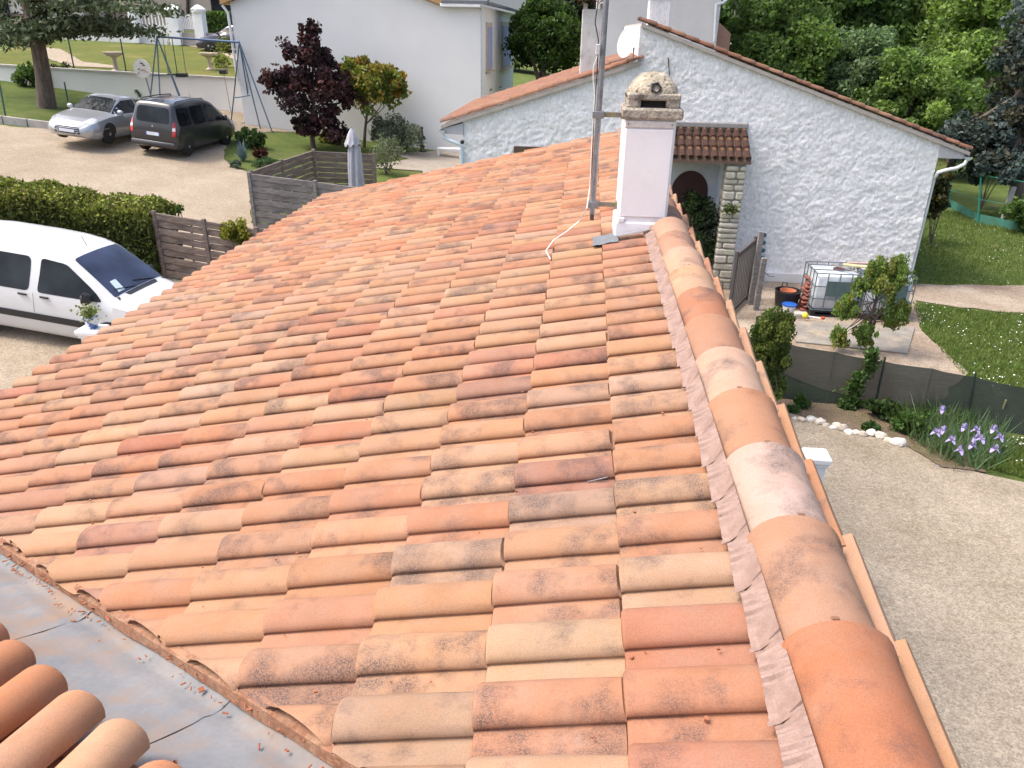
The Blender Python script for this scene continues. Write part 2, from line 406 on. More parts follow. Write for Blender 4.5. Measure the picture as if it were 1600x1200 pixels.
LAWN_R = [tuple(P2(1424, 474)), tuple(P2(1500, 484)), tuple(P2(1640, 496)), tuple(P2(1640, 680)), tuple(P2(1500, 650)), tuple(P2(1505, 590)), tuple(P2(1440, 518))]
LAWN_B = [tuple(P2(1440, 330)), tuple(P2(1640, 335)), tuple(P2(1640, 449)), tuple(P2(1424, 445))]
LAWN_F = [tuple(P2(1520, 690)), tuple(P2(1640, 690)), tuple(P2(1640, 760)), tuple(P2(1545, 735))]
GC = [(0.12, 0.18, 0.045), (0.165, 0.21, 0.058), (0.10, 0.155, 0.038)]
tufts('lawn_blades', LAWN_R, 15000, .07, GC, 'short green lawn with daisies beyond the dark screen fence', 'grass')
tufts('lawn_blades', LAWN_B, 14000, .08, GC, 'shaded green lawn beside the stucco house corner', 'grass')
tufts('lawn_blades', LAWN_F, 4000, .07, GC, 'green lawn in front of the screen fence behind the irises', 'grass')
def daisies(poly, n, label):
    xs = [p[0] for p in poly]; ys = [p[1] for p in poly]; X = RNG.uniform(min(xs), max(xs), n * 4); Y = RNG.uniform(min(ys), max(ys), n * 4)
    k = inside_poly(X, Y, poly) & (np.sin(X * 2.3 + 1) * np.sin(Y * 1.9) + RNG.normal(0, .4, len(X)) > 0); mb = MB()
    for x, y in list(zip(X[k], Y[k]))[:n]:
        r = random.uniform(.008, .017); z = float(zg(x, y)) + .09
        mb.add([(x + r * math.cos(t_ * 1.2566), y + r * math.sin(t_ * 1.2566), z + random.uniform(-.008, .008)) for t_ in range(5)], [(0, 1, 2, 3, 4)])
    tag(mb.build('daisies', pmat('petal_white', (.8, .8, .78), .7)), label, 'flowers', kind='stuff')
daisies(LAWN_R, 210, 'white daisies scattered over the lawn behind the screen'); daisies(LAWN_B, 160, 'sparse white daisies on the shaded lawn')
daisies(LAWN_F, 60, 'white daisies in the grass by the irises')

# ================================================================== OUR HOUSE: terracotta roof
G_, RP = 0.3726, 0.22                       # course gauge and row pitch of the tiles
TH = math.radians(13.514); CT, ST = math.cos(TH), math.sin(TH)
ZR = 4.4                                    # height of the tile plane at the ridge
UD = np.array([-CT, 0, -ST]); VD = np.array([0, 1., 0]); ND = np.array([-ST, 0, CT])
def roof_pt(u, v, n=0.0): return np.array([0, 0, ZR]) + UD * u + VD * v + ND * n
Y_END = 10.95
VA, VB = np.array([-3.009, 1.237]), np.array([-0.997, -0.073])     # cut edge of the tiles along the valley (plan)
VE = (VA - VB) / np.linalg.norm(VA - VB); VN = np.array([-VE[1], VE[0]]);
if VN @ np.array([0, -1.]) < 0: VN = -VN                            # towards the wing
house = thing('house', 'long low house with mixed orange clay tile roof, seen from its own ridge', 'house', (-2.2, 5.0, 0.0))
HO = np.array(house.location)
M_DECK = pmat('roof_deck', (0.16, 0.10, 0.07), 0.9)
M_HWALL = pmat('house_render', (0.66, 0.63, 0.58), 0.9, bmp=0.3, bs=120)

def tile_profile():
    # (v, n): flat channel, groove, barrel
    return [(-0.088, 0.008), (-0.066, 0.002), (-0.042, 0.0), (-0.016, 0.001), (-0.004, 0.001), (0.002, -0.003), (0.0085, -0.002), (0.0082, 0.0045), (0.0035, 0.0062), (0.0025, 0.011),
            (0.008, 0.0235), (0.022, 0.0340), (0.046, 0.0445), (0.078, 0.0490), (0.108, 0.0435), (0.132, 0.027), (0.146, 0.004), (0.150, -0.008)]
def tile_mesh(seed, length=G_ + 0.055):
    r = random.Random(seed); pr = tile_profile(); th = 0.014
    st = [(-0.055, 0.0, .95, -.036), (-0.006, 0.0, .95, -.035), (0.004, 0.0, .955, -.018), (0.16, 0.0, .98, -.009), (G_ - 0.012, 0.0, 1.0, 0.0), (G_ - 0.003, -0.0015, .995, 0.0), (G_, -0.0055, .985, 0.0)]
    rows = []
    for u, dn, k, lift in st:
        rows.append([(u, v * (1 if v < 0 else k) + r.gauss(0, .0006), n * k + dn + lift + r.gauss(0, .0006)) for v, n in pr])
    # butt face and a short underside
    pr = [(v, n) if not 5 <= i <= 9 else (.0082 + .0001 * i, -.004 + .002 * (i - 5)) for i, (v, n) in enumerate(pr)]
    rows.append([(G_ - 0.0005, v, max(n * .9 - th, -0.030)) for v, n in pr])
    rows.append([(G_ - 0.06, v, max(n * .9 - th, -0.030)) for v, n in pr])
    P = np.array(rows)                                  # local axes: x = down the slope, y = along ridge, z = normal
    return MB().grid(P)
deck = MB()
def plan_clip_poly(poly, p, nrm):
    out = []
    for i in range(len(poly)):
        a_, b_ = np.array(poly[i]), np.array(poly[(i + 1) % len(poly)]); da, db = (a_ - p) @ nrm, (b_ - p) @ nrm
        if da <= 0: out.append(a_)
        if da * db < 0: out.append(a_ + (b_ - a_) * da / (da - db))
    return out
mainpoly = plan_clip_poly([(0.0, -6), (0.0, Y_END - .05), (-4.72, Y_END - .05), (-4.72, -6)], VB, VN)
zm = lambda x: ZR + x * ST / CT
deck.prism([(p[0], p[1], zm(p[0]) - .16) for p in mainpoly], (0, 0, .10))
roof = deck.build('roof', M_DECK, house)
# palette of the mixed clay
PAL = [((0.43, 0.252, 0.150), 22), ((0.425, 0.222, 0.124), 30), ((0.415, 0.195, 0.106), 28), ((0.40, 0.172, 0.092), 14), ((0.365, 0.140, 0.080), 6), ((0.335, 0.158, 0.105), 7), ((0.39, 0.245, 0.165), 6)]
PALF = [((0.43, 0.240, 0.138), 24), ((0.42, 0.198, 0.102), 30), ((0.41, 0.168, 0.080), 26), ((0.37, 0.128, 0.062), 13), ((0.32, 0.142, 0.092), 7)]
def pick(pal, rr=random):
    tot = sum(q for _, q in pal); k = rr.uniform(0, tot)
    for c, q in pal:
        k -= q
        if k <= 0: break
    c = tuple(v * .72 + m_ * .28 for v, m_ in zip(c, (.42, .215, .122)))
    j = rr.gauss(.77, .03); return tuple(v * k_ * j * rr.gauss(1, .02) for v, k_ in zip(c, (.97, 1.0, 1.0)))
VAR = [tile_mesh(s).mesh('tile', M_TILE, smooth=True, ang=42) for s in range(5)]
RAW = [tile_mesh(s) for s in range(5)]
TR = []                                       # (distance, course, row)
for c in range(13):
    for r in range(-9, 50):
        ctr = roof_pt((c + .5) * G_, r * RP + .05)
        d1 = (roof_pt((c + 1) * G_, r * RP - .07)[:2] - VB) @ VN; d2 = (roof_pt(c * G_, r * RP + .15)[:2] - VB) @ VN
        d3 = (roof_pt((c + 1) * G_, r * RP + .15)[:2] - VB) @ VN; d4 = (roof_pt(c * G_, r * RP - .07)[:2] - VB) @ VN
        if min(d1, d2, d3, d4) > 0: continue
        if r < -4 and c > 3: continue
        px, py, dep = proj(ctr); vis = dep > 0.2 and -120 < px < 1720 and -120 < py < 1330
        TR.append((np.linalg.norm(ctr - CAM) if vis else 1e3, c, r, max(d1, d2, d3, d4) > 0))
TR.sort()
field = MB(); cut_n = 0
for k, (dist, c, r, cut) in enumerate(TR):
    rr = random.Random(c * 1000 + r); far = smstep(r, 18, 34)
    col = pick(PALF if rr.random() < far else PAL, rr); amt = rr.choice([-.6, -.2, .2, .5, .8, 1.1]) if rr.random() < .8 else 1.5
    u0 = c * G_ + rr.gauss(0, .004); v0 = r * RP + rr.gauss(0, .0016); tw = rr.gauss(0, .006)
    ex = UD * math.cos(tw) + VD * math.sin(tw); ey = -UD * math.sin(tw) + VD * math.cos(tw)
    org = roof_pt(u0, v0, rr.gauss(0, .002))
    mt = Matrix(((ex[0], ey[0], ND[0], org[0] - HO[0]), (ex[1], ey[1], ND[1], org[1] - HO[1]), (ex[2], ey[2], ND[2], org[2] - HO[2]), (0, 0, 0, 1)))
    vi = rr.randrange(5)
    if k < 298:
        if cut:
            bm = bmesh.new(); bm.from_mesh(VAR[vi])
            L = mt.inverted(); wv = Vector((VN[0], VN[1], 0)); jit = rr.uniform(-.012, .012)
            p0 = L @ Vector((VB[0] + VN[0] * jit - HO[0], VB[1] + VN[1] * jit - HO[1], ZR)); n0 = L.to_3x3() @ wv
            bmesh.ops.bisect_plane(bm, geom=bm.verts[:] + bm.edges[:] + bm.faces[:], plane_co=p0, plane_no=n0, clear_outer=True)
            if len(bm.faces) < 2: bm.free(); continue
            me = bpy.data.meshes.new('tile'); bm.to_mesh(me); bm.free(); me.materials.clear(); me.materials.append(M_TILE)
        else: me = VAR[vi]
        link_mesh('tile', me, roof, mt, (*col, amt * .5 + .5))
    else:
        if cut: continue
        A = np.array(RAW[vi].v); W = org + A[:, :1] * ex + A[:, 1:2] * ey + A[:, 2:] * ND
        field.add(W, RAW[vi].f, (*col, amt * .5 + .5))
o = field.build('tile_field', M_TILE_F, roof, True, 42); o['kind'] = 'stuff'
# clay crumbs left in the channels
mb = MB()
for i in range(230):
    c_, r_ = random.uniform(0.3, 9), random.randint(-2, 26)
    p = roof_pt(c_ * G_, r_ * RP + random.uniform(-.055, -.01), .004)
    if (p[:2] - VB) @ VN > -.05: continue
    s_ = random.uniform(.0025, .007) * (1.4 if random.random() < .1 else 1); R = rotz(random.uniform(0, 3))
    mb.box(p, (s_ * random.uniform(.8, 1.8), s_, s_ * .8), R)
o = mb.build('clay_crumbs', pmat('clay_crumb', (.32, .12, .06), .9, ns=40), roof); o['kind'] = 'stuff'

# ridge: caps, ventilated flashing strip, verge tiles
M_MORT = pmat('mortar', (0.45, 0.38, 0.32), 0.95, grain=.2)
RX, RW, RH = 0.118, 0.136, 0.118
rb = MB().box((RX, (Y_END - 6) / 2, ZR - .02), (.10, Y_END + 6 - .1, .13))
ridge = rb.build('ridge', M_MORT, house)
def cap_mesh(L, seed):
    r = random.Random(seed); rows = []; n = 17
    # near caps lap over the far ones: the far end (y=L) is the wide end, the near end slips under the next cap
    for y, k, dz in ((-.055, .90, -.006), (0.12, .94, -.003), (L - .045, .985, 0.001), (L - .03, 1.0, 0.006), (L - .006, 1.012, 0.009), (L, .995, 0.003), (L, .90, -.012), (L - .05, .88, -.016)):
        row = []
        for i in range(n):
            a_ = math.pi * (i / (n - 1)); a_ = a_ * 1.06 - .03 * math.pi
            row.append((-math.cos(a_) * RW * k, y, math.sin(a_) * RH * k + dz + r.gauss(0, .0006)))
        rows.append(row)
    return MB().grid(np.array(rows))
CL = 0.425
CAPS = [cap_mesh(CL, s).mesh('ridge_cap', M_TILE, smooth=True, ang=50) for s in range(3)]
cap_cols = [(.41, .170, .082), (.42, .225, .135), (.43, .295, .225), (.43, .205, .112), (.43, .265, .175), (.41, .205, .120), (.39, .168, .088), (.43, .255, .160), (.43, .26, .165), (.42, .235, .145), (.42, .25, .16)]
Y0C = 0.125 - CL * 1                        # far end of the nearest full cap in view sits at y = 0.125
for i in range(-11, 26):
    y = Y0C + i * CL
    if y + CL > Y_END + .02: break
    rr = random.Random(900 + i); col = cap_cols[i] if 0 <= i < len(cap_cols) else pick(PAL[:4], rr)
    if 4.25 < y + .25 < 4.95 and False: continue
    mt = Matrix.Translation((RX - HO[0] + rr.gauss(0, .002), y - HO[1], ZR + .028 - HO[2])) @ Matrix.Rotation(rr.gauss(0, .006), 4, 'Z')
    link_mesh('ridge_cap', CAPS[i % 3], ridge, mt, (*[v * (.82 if col[2] > .15 else .70) * rr.gauss(1, .03) for v in col], [.3, .85, .75, .4, .6, .35, .8][i % 7]))
    MB().box((RX + rr.uniform(-.02, .02), y + CL + .004, ZR + .028 + RH + .006), (.020, .011, .005), bev=.002).build('ridge_clip', pmat('clip_clay', (.20, .10, .06), .8), ridge)
# pleated flashing strip, one piece per row, dressed over the barrels
M_FLASH = pmat('pink_lead_flashing', (.27, .185, .155), .65, .05, col2=(.22, .145, .12), ns=30, grain=.12, gs=200, stain=(.12, .07, .06), ss=70, slo=.66, shi=.74)
pr = np.array(tile_profile()); pv = np.concatenate([pr[:, 0], pr[4:, 0] * 0 + 10]); 
def prof_n(v):
    vv = ((v + .074) % RP) - .074; k_ = [1, 2, 3, 4, 9, 10, 11, 12, 13, 14, 15, 16]; return float(np.interp(vv, pr[k_, 0], pr[k_, 1]))
for r in range(-9, 50):
    rr = random.Random(400 + r); y0, y1 = r * RP - .062 - .005, (r + 1) * RP - .062 + .012
    n = 36; ys = np.linspace(y0, y1, n); rows = []
    e0 = .050 + rr.gauss(0, .002); e1 = .040 + rr.gauss(0, .002)
    for j, y in enumerate(ys):
        t_ = j / (n - 1); edge = e0 * (1 - t_) + e1 * t_ + (.006 if j < 3 else 0) + rr.gauss(0, .0004)
        ple = .0036 * (1 if (j % 4) < 2 else -1) * (1 if (.35 < t_ < .85) else .3)
        hn = max(max(prof_n(y + q * .008) - abs(q) * .005 for q in range(-5, 6)), .012) + .005
        hh = [roof_pt(-.012, y, .075), roof_pt(.015, y, hn * .6 + .034 + ple), roof_pt(edge * .55 + .012, y, hn + .006 + ple), roof_pt(edge + .012, y, hn + .001 + ple * .8)]
        rows.append(hh)
    MB().grid(np.array(rows)).build('flashing_strip', M_FLASH, ridge, True, 25)
# verge tiles on the drop side
VL, VY0 = 0.4345, 0.19
def verge_mesh(seed):
    rows = []
    for y, k, lip in ((-.05, .0, 0.), (.1, .25, 0.), (VL - .03, .92, 0.), (VL, 1.0, 0.), (VL, 1.0, 1.), (VL - .03, .92, 1.)):
        t_ = .012 * lip; s_ = .030 * k
        rows.append([(-.07, y, -.012 - t_), (.0, y, -.004 - t_), (.028 + s_ * .5, y, -.006 - t_), (.044 + s_ * .75, y, .004 + .006 * k - t_), (.060 + s_ - t_ * .3, y, .010 + .010 * k - t_), (.072 + s_ - t_ * .8, y, .002 + .004 * k - t_),
                     (.076 + s_ - t_, y, -.02), (.076 + s_ - t_, y, -.09), (.076 + s_ - t_, y, -.15)])
    return MB().grid(np.array(rows))
VM = [verge_mesh(s).mesh('verge_tile', M_TILE, smooth=True, ang=50) for s in range(2)]
vb = MB().box((.235, (Y_END - 6) / 2, ZR - .16), (.05, Y_END + 6 - .1, .24)); verge = vb.build('verge_board', M_DECK, house)
for i in range(-13, 25):
    y = VY0 - VL + i * VL
    if y + VL > Y_END: break
    rr = random.Random(70 + i); mt = Matrix.Translation((.212 - HO[0], y - HO[1], ZR + .034 - HO[2])) @ Matrix.Rotation(rr.gauss(0, .008), 4, 'Z')
    link_mesh('verge_tile', VM[i % 2], verge, mt, (*pick(PAL[:4], rr), rr.choice([-.2, 0, .1, 1.0])))
# far gable edge tiles: plain mortar bed
MB().prism([(-.02, Y_END - .1, ZR - .12), (-4.75, Y_END - .1, zm(-4.75) - .12), (-4.75, Y_END - .1, zm(-4.75) + .02), (-.02, Y_END - .1, ZR + .02)], (0, .06, 0)).build('gable_mortar', M_MORT, house)
# walls
wb = MB(); wb.box((.10, (Y_END - 6) / 2 - .1, 2.07), (.2, Y_END + 6 - .4, 4.14)); wb.build('side_wall', M_HWALL, house)
MB().prism([(-4.45, Y_END - .35, -.2), (-.01, Y_END - .35, -.2), (-.01, Y_END - .35, ZR - .2), (-4.45, Y_END - .35, zm(-4.45) - .2)], (0, -.2, 0)).build('gable_wall', M_HWALL, house)
MB().box((-4.35, 6.3, 1.45), (.2, 8.3, 3.3)).build('eave_wall', M_HWALL, house)

# ---- wing roof and the zinc valley
BM2 = -0.366
vo_ = VB + VN * .085                                           # plan point on the valley bottom
def z_bot(p): return zm(p[0]) - .062
ZW0 = z_bot(vo_)
def zw(x, y): return ZW0 + .012 + BM2 * (y - vo_[1]) - 0.0 * x  # wing deck plane contains the valley bottom line
WY = -0.78
wp = plan_clip_poly([(-8.5, 7.0), (-8.5, WY), (0.2, WY), (0.2, 7.0)], vo_ + VN * .03, -VN)
wp = [p for p in plan_clip_poly(wp, np.array([-8.5, 4.6]), np.array([0, 1.]))]
wd = MB().prism([(p[0], p[1], zw(*p) - .14) for p in wp], (0, 0, .09)); wing = wd.build('wing_roof', M_DECK, house)
MB().prism([(-8.5, WY, zw(0, WY) - .05), (-.3, WY, zw(0, WY) - .05), (-.3, -6, zw(0, WY) - 2), (-8.5, -6, zw(0, WY) - 2)], (0, 0, -.1)).build('wing_back_roof', M_DECK, house)
MB().box((-4.8, -2.6, 1.1), (6.6, 5.4, 2.4)).build('wing_wall', M_HWALL, house)
M_ZINC = pmat('zinc_valley', (.145, .152, .165), .75, .0, col2=(.195, .195, .20), ns=5, grain=.06, stain=(.225, .16, .12), ss=3.6, slo=.46, shi=.66, bmp=.25, bs=9, bd=.012)
val = MB().prism([(vo_[0] + VE[0] * s_ + VN[0] * q * .1, vo_[1] + VE[1] * s_ + VN[1] * q * .1, z_bot(vo_ + VE * s_) - .03) for s_, q in ((-1.2, -1), (6, -1), (6, 1), (-1.2, 1))], (0, 0, -.02))
valley = val.build('valley', M_DECK, house)
L_SH = .92
for i in range(-2, 6):
    rows = []; s0 = i * L_SH - .35; s1 = s0 + L_SH + .06
    for s_ in np.linspace(s0, s1, 9):
        lap = .0025 * (1 - (s_ - s0) / (s1 - s0))
        row = []
        for q in (-.36, -.30, -.20, -.10, -.055, -.03, 0.0, .03, .08, .16, .24, .34, .44):
            p = vo_ + VE * s_ + VN * q
            zz = zm(p[0]) - .062 + .0 if q < 0 else zw(*p)
            if q <= -.10: zz += .012 + .006 * math.sin(s_ * 9)              # dressed up under the tiles
            zz = zz + .010 * math.exp(-(q / .03) ** 2) + lap + random.gauss(0, .0012) + .002 * math.sin(s_ * 5 + q * 9)
            row.append((p[0], p[1], zz))
        rows.append(row)
    MB().grid(np.array(rows)).build('valley_sheet', M_ZINC, valley, True, 60)
# clay dust fillet and broken clay bits along the cut edge
mb = MB(); mb2 = MB(); rows = []
for s_ in np.linspace(-.6, 3.6, 120):
    p = VB + VE * s_; k = .35 + .65 * abs(math.sin(s_ * 3.7) * math.sin(s_ * 8.3 + 1)); zb_ = zm(p[0])
    q1, q2 = p - VN * .03, p + VN * (.002 + .008 * k)
    rows.append([(q1[0], q1[1], zb_ - .006 + .006 * k), (p[0] + VN[0] * .001, p[1] + VN[1] * .001, zb_ - .014 + .008 * k), (q2[0], q2[1], zb_ - .045)])
mb.grid(np.array(rows)); o = mb.build('valley_mortar', pmat('clay_mortar', (.22, .10, .058), .95, col2=(.28, .165, .105), ns=22, grain=.25, bmp=.5, bs=120), roof, True)
for i in range(150):
    s_ = random.uniform(-.5, 3.6); q = abs(random.gauss(0, .035)) - .004; p = VB + VE * s_ + VN * q
    L_ = random.uniform(.003, .011) * (1.8 if random.random() < .10 else 1); R = rotz(random.uniform(0, 6)) @ np.array(Matrix.Rotation(random.uniform(-.6, .6), 3, 'X'))
    mb2.box((p[0], p[1], zm(p[0]) - .045 + .004 if q > .02 else zm(p[0]) - .02), (L_ * random.uniform(1, 2.2), L_ * random.uniform(.4, .9), L_ * .35), R)
o = mb2.build('clay_shards', pmat('clay_shard', (.30, .11, .06), .9, ns=30), roof); o['kind'] = 'stuff'
# wing tiles: separate half-round covers over channels
def canal(L, r0, r1, inv, seed):
    rr = random.Random(seed); rows = []; n = 13; th = .011
    for y, k, e in ((-.06, 0., 0.), (L * .5, .5, 0.), (L - .008, 1., 0.), (L, 1., .004), (L, 1., .012), (L - .06, 1., .013)):
        r_ = (r0 + (r1 - r0) * k) - e
        rows.append([(-math.cos(math.pi * i / (n - 1)) * r_, y, (1 if not inv else -1) * math.sin(math.pi * i / (n - 1)) * r_ * (.92 if not inv else .45) + rr.gauss(0, .0006)) for i in range(n)])
    return MB().grid(np.array(rows))
WPIT, WG = 0.192, 0.36
COV = [canal(WG + .02, .064, .077, False, s).mesh('tile', M_TILE, smooth=True, ang=50) for s in range(3)]
CHN = [canal(WG + .02, .088, .078, True, s).mesh('tile', M_TILE, smooth=True, ang=50) for s in range(2)]
wt = math.atan(-BM2); WYV = np.array([0, math.cos(wt), -math.sin(wt)]); WN = np.array([0, math.sin(wt), math.cos(wt)])
wing_cols = [(.42, .18, .085), (.44, .185, .09), (.47, .27, .15), (.46, .235, .125), (.42, .17, .075)]
for k in range(-2, 30):
    x = -1.23 - k * WPIT
    # y where the valley-side limit is reached at this x
    for chan in (0, 1):
        xx = x - chan * WPIT / 2
        s_ = (xx - vo_[0]) / VE[0]; lim = vo_[1] + VE[1] * s_ + VN[1] * 0; yl = lim - (.33 if not chan else .30) * 1.0 + random.gauss(0, .025)
        yl = lim - .245 / abs(VN[1]) + random.gauss(0, .02) - (.02 if chan else 0)
        n_ = 0
        while yl - n_ * WG * math.cos(wt) > WY + .1 and n_ < 14:
            ye = yl - n_ * WG * math.cos(wt); rr = random.Random(5000 + k * 50 + n_ * 2 + chan)
            org = np.array([xx + rr.gauss(0, .003), ye - (WG + .02) * math.cos(wt), 0]); org[2] = zw(org[0], org[1]) + (.055 if not chan else .062) - .006 + n_ * 0.0
            tl = .035; ey = WYV * math.cos(tl) + WN * math.sin(tl) * 1; ez = WN * math.cos(tl) - WYV * math.sin(tl); ex = np.array([1., 0, 0])
            mt = Matrix(((ex[0], ey[0], ez[0], org[0] - HO[0]), (ex[1], ey[1], ez[1], org[1] - HO[1]), (ex[2], ey[2], ez[2], org[2] - HO[2]), (0, 0, 0, 1)))
            if n_ < 4 or k < 6: link_mesh('tile', (COV[n_ % 3] if not chan else CHN[n_ % 2]), wing, mt, (*([v * .86 for v in wing_cols[(k + n_ * 2) % 5]] if not chan else (.32, .14, .075)), rr.choice([-.3, 0, .1])))
            n_ += 1

# ---- chimney on the ridge
M_CHIM = pmat('chimney_white', (.80, .785, .80), .6, col2=(.76, .74, .755), ns=3, grain=.02, bmp=.1, bs=60, stain=(.55, .50, .44), ss=5, slo=.70, shi=.86)
M_CHCAP = pmat('lichen_concrete', (.42, .37, .30), .95, col2=(.27, .24, .21), ns=9, grain=.3, gs=90, stain=(.12, .105, .09), ss=14, slo=.50, shi=.66, bmp=.8, bs=45, bd=.015)
CY0, CY1 = 4.45, 4.86
cx0, cx1 = -.268, .098
sh = MB().box(((cx0 + cx1) / 2, (CY0 + CY1) / 2, 4.84), (cx1 - cx0, CY1 - CY0, .78), bev=.008); chim = sh.build('chimney', M_CHIM, house)
MB().box(((cx0 + cx1) / 2 - .002, (CY0 + CY1) / 2, 4.36), (cx1 - cx0 + .028, CY1 - CY0 + .028, .26), bev=.012).build('chimney_base', M_CHIM, chim)
for xx in (cx0 + .03, cx1 - .03): MB().box((xx, CY0 - .012, 4.505), (.05, .02, .035), bev=.006).build('flashing_clip', M_CHIM, chim)
MB().box(((cx0 + cx1) / 2 - .01, CY0 - .022, 4.335), (cx1 - cx0 - .02, .03, .03), bev=.004).build('mortar_bead', pmat('cream_mortar', (.62, .55, .44), .9), chim)
mb = MB()
for i in range(46):
    x = cx0 + .005 + i * .0066; mb.box((x, CY0 - .055, zm(x) + .062 - .022 * abs(math.sin(i)) * .2), (.004, .045, .004))
mb.build('vent_comb', pmat('grey_comb', (.45, .46, .49), .5, .4), chim)
rows = []
for i, v in enumerate(np.linspace(4.23, 4.52, 14)):
    rows.append([roof_pt(u, v, max(prof_n(v), .012) * .95 + .012 + .003 * math.sin(u * 60 + v * 30)) for u in np.linspace(.25, .44, 7)])
MB().grid(np.array(rows)).build('lead_soaker', pmat('grey_lead', (.15, .165, .185), .7, .1, ns=20, bmp=.4, bs=60), chim, True)
cxm, cym = (cx0 + cx1) / 2 + .012, (CY0 + CY1) / 2
MB().box((cxm, cym, 5.255), (.425, .47, .075), bev=.014).build('cap_slab', M_CHCAP, chim)
cp = MB()                                                    # hollow hood with low draught slots front and back
for sx in (-1, 1): cp.box((cxm + sx * .137, cym, 5.335), (.098, .40, .088), bev=.012)
cp.box((cxm, cym, 5.366), (.372, .41, .046), bev=.010)
cp.build('cap_hood', M_CHCAP, chim)
MB().box((cxm, cym + .02, 5.318), (.17, .24, .05)).build('flue', pmat('sooty_flue', (.10, .09, .085), .9), chim)
MB().box(((cx0 + cx1) / 2, CY0 - .004, 4.84), (cx1 - cx0 - .03, .012, .62), bev=.004).build('front_panel', M_CHIM, chim)
MB().box(((cx0 + cx1) / 2, CY0 - .006, 5.185), (cx1 - cx0 - .02, .014, .045), bev=.003).build('top_strip', pmat('cream_strip', (.62, .58, .55), .7), chim)
for xx in (cx0 + .03, cx1 - .03): MB().lathe([(.006, 0), (.006, .006)], 8, (xx, CY0 - .012, 5.185), np.array(Matrix.Rotation(math.radians(90), 3, 'X'))).build('screw', M_GALV, chim)
M_DOME = pmat('cream_lichen_stone', (.42, .365, .28), .95, col2=(.29, .25, .19), ns=10, grain=.3, gs=90, stain=(.10, .085, .065), ss=22, slo=.54, shi=.64, bmp=.9, bs=40, bd=.02)
dm = MB(); prof = []
rows = []
for t_, k in ((0, 1.0), (.18, .97), (.42, .85), (.66, .69), (.85, .54), (.96, .36), (1.0, .02)):
    z = 5.387 + .135 * t_; ring = []
    for j in range(25):
        a_ = 2 * math.pi * j / 24; cxx, cyy = math.cos(a_), math.sin(a_); q = (abs(cxx) ** 4 + abs(cyy) ** 4) ** -.25
        rg = k * (1 + random.gauss(0, .012)); ring.append((cxm + cxx * q * .178 * rg, cym + cyy * q * .20 * rg, z + random.gauss(0, .003)))
    ring[-1] = ring[0]; rows.append(ring)
MB().grid(np.array(rows)).build('cap_dome', M_DOME, chim, True, 70)
R_ = np.array(Matrix.Rotation(math.radians(68), 3, 'X'))
MB().lathe([(.036, -.03), (.042, .012), (.033, .016), (.028, -.02)], 5, (cxm + .005, cym - .185, 5.425), R_).build('vent_hole', pmat('glazed_pot', (.04, .045, .05), .25), chim)

# ---- antenna mast
mast = thing('antenna_mast', 'grey steel aerial mast clamped to the side of the white chimney', 'mast', (-.453, 4.62, 4.5))
PX, PY = -.453, 4.62
MB().tube([(PX, PY, 4.50), (PX + .004, PY, 5.4), (PX + .012, PY, 7.4)], .021, 14).build('pole', M_GALV, mast, True)
MB().tube([(PX, PY, 4.455), (PX, PY, 4.52)], .016, 10).build('pole_foot', pmat('rusty_steel', (.10, .07, .06), .8, .3), mast)
for z in (4.575, 5.225):
    br = MB().box(((PX + cx0) / 2 + .01, PY + .012, z), (cx0 - PX + .03, .012, .034)); br.box((cx0 - .008, PY + .012, z), (.014, .09, .05)); b_ = br.build('bracket', pmat('bracket_steel', (.24, .22, .20), .65, .5, col2=(.27, .25, .12), ns=20), mast)
    [MB().box((PX, PY + dy_, z), (.085, .008, .048), bev=.003).build('clamp_jaw', M_GALV, b_) for dy_ in (-.026, .028)]
    for sx in (-1, 1): MB().tube([(PX + sx * .033, PY - .042, z), (PX + sx * .033, PY + .036, z)], .007, 6).build('bolt', M_GALV, b_)
cab = [(PX - .026, PY - .01, 7.2), (PX - .024, PY, 6.2), (PX - .05, PY - .02, 5.95), (PX - .06, PY - .03, 5.83), (PX - .03, PY - .015, 5.72), (PX - .026, PY, 5.5), (PX - .03, PY, 5.2), (PX - .024, PY, 4.9), (PX - .028, PY, 4.72)]
MB().tube(cab, .0045, 6).build('black_cable', M_DARK, mast, True)
wc = [(PX - .03, PY - .02, 5.62), (PX - .055, PY - .02, 5.55), (PX - .05, PY - .02, 5.45), (PX - .033, PY - .018, 5.36), (PX - .034, PY - .018, 5.1), (PX - .03, PY - .012, 4.8), (PX - .03, PY - .01, 4.70)]
e0_, e1_ = at_z(905, 345, 4.42), at_z(865, 375, 4.32); e2_ = at_z(853, 392, 4.27); e3_ = at_z(860, 405, 4.25)
wc += [tuple(at_y(917, 325, 4.5)), tuple(e0_), tuple(at_z(885, 362, 4.37)), tuple(e1_), tuple(e2_), tuple(e3_)]
MB().tube(wc, .0042, 6).build('white_cable', pmat('white_pvc', (.78, .76, .72), .4), mast, True)
MB().box((PX - .03, PY - .03, 5.66), (.03, .02, .07), bev=.004).build('coax_splitter', pmat('splitter_grey', (.55, .55, .56), .5), mast)
# nail lying in a channel
p_ = np.array(roof_pt(1.02 * G_, 1.02, .008)); q_ = at_z(918, 757, zm(-.55)); q2_ = at_z(949, 750, zm(-.43))
single('nail', MB().tube([(q_[0], q_[1], q_[2] + .012), (q2_[0], q2_[1], q2_[2] + .012)], .0022, 6), M_GALV, 'thin grey nail lying loose across a pale roof tile', 'nail', (q_ + q2_) / 2)

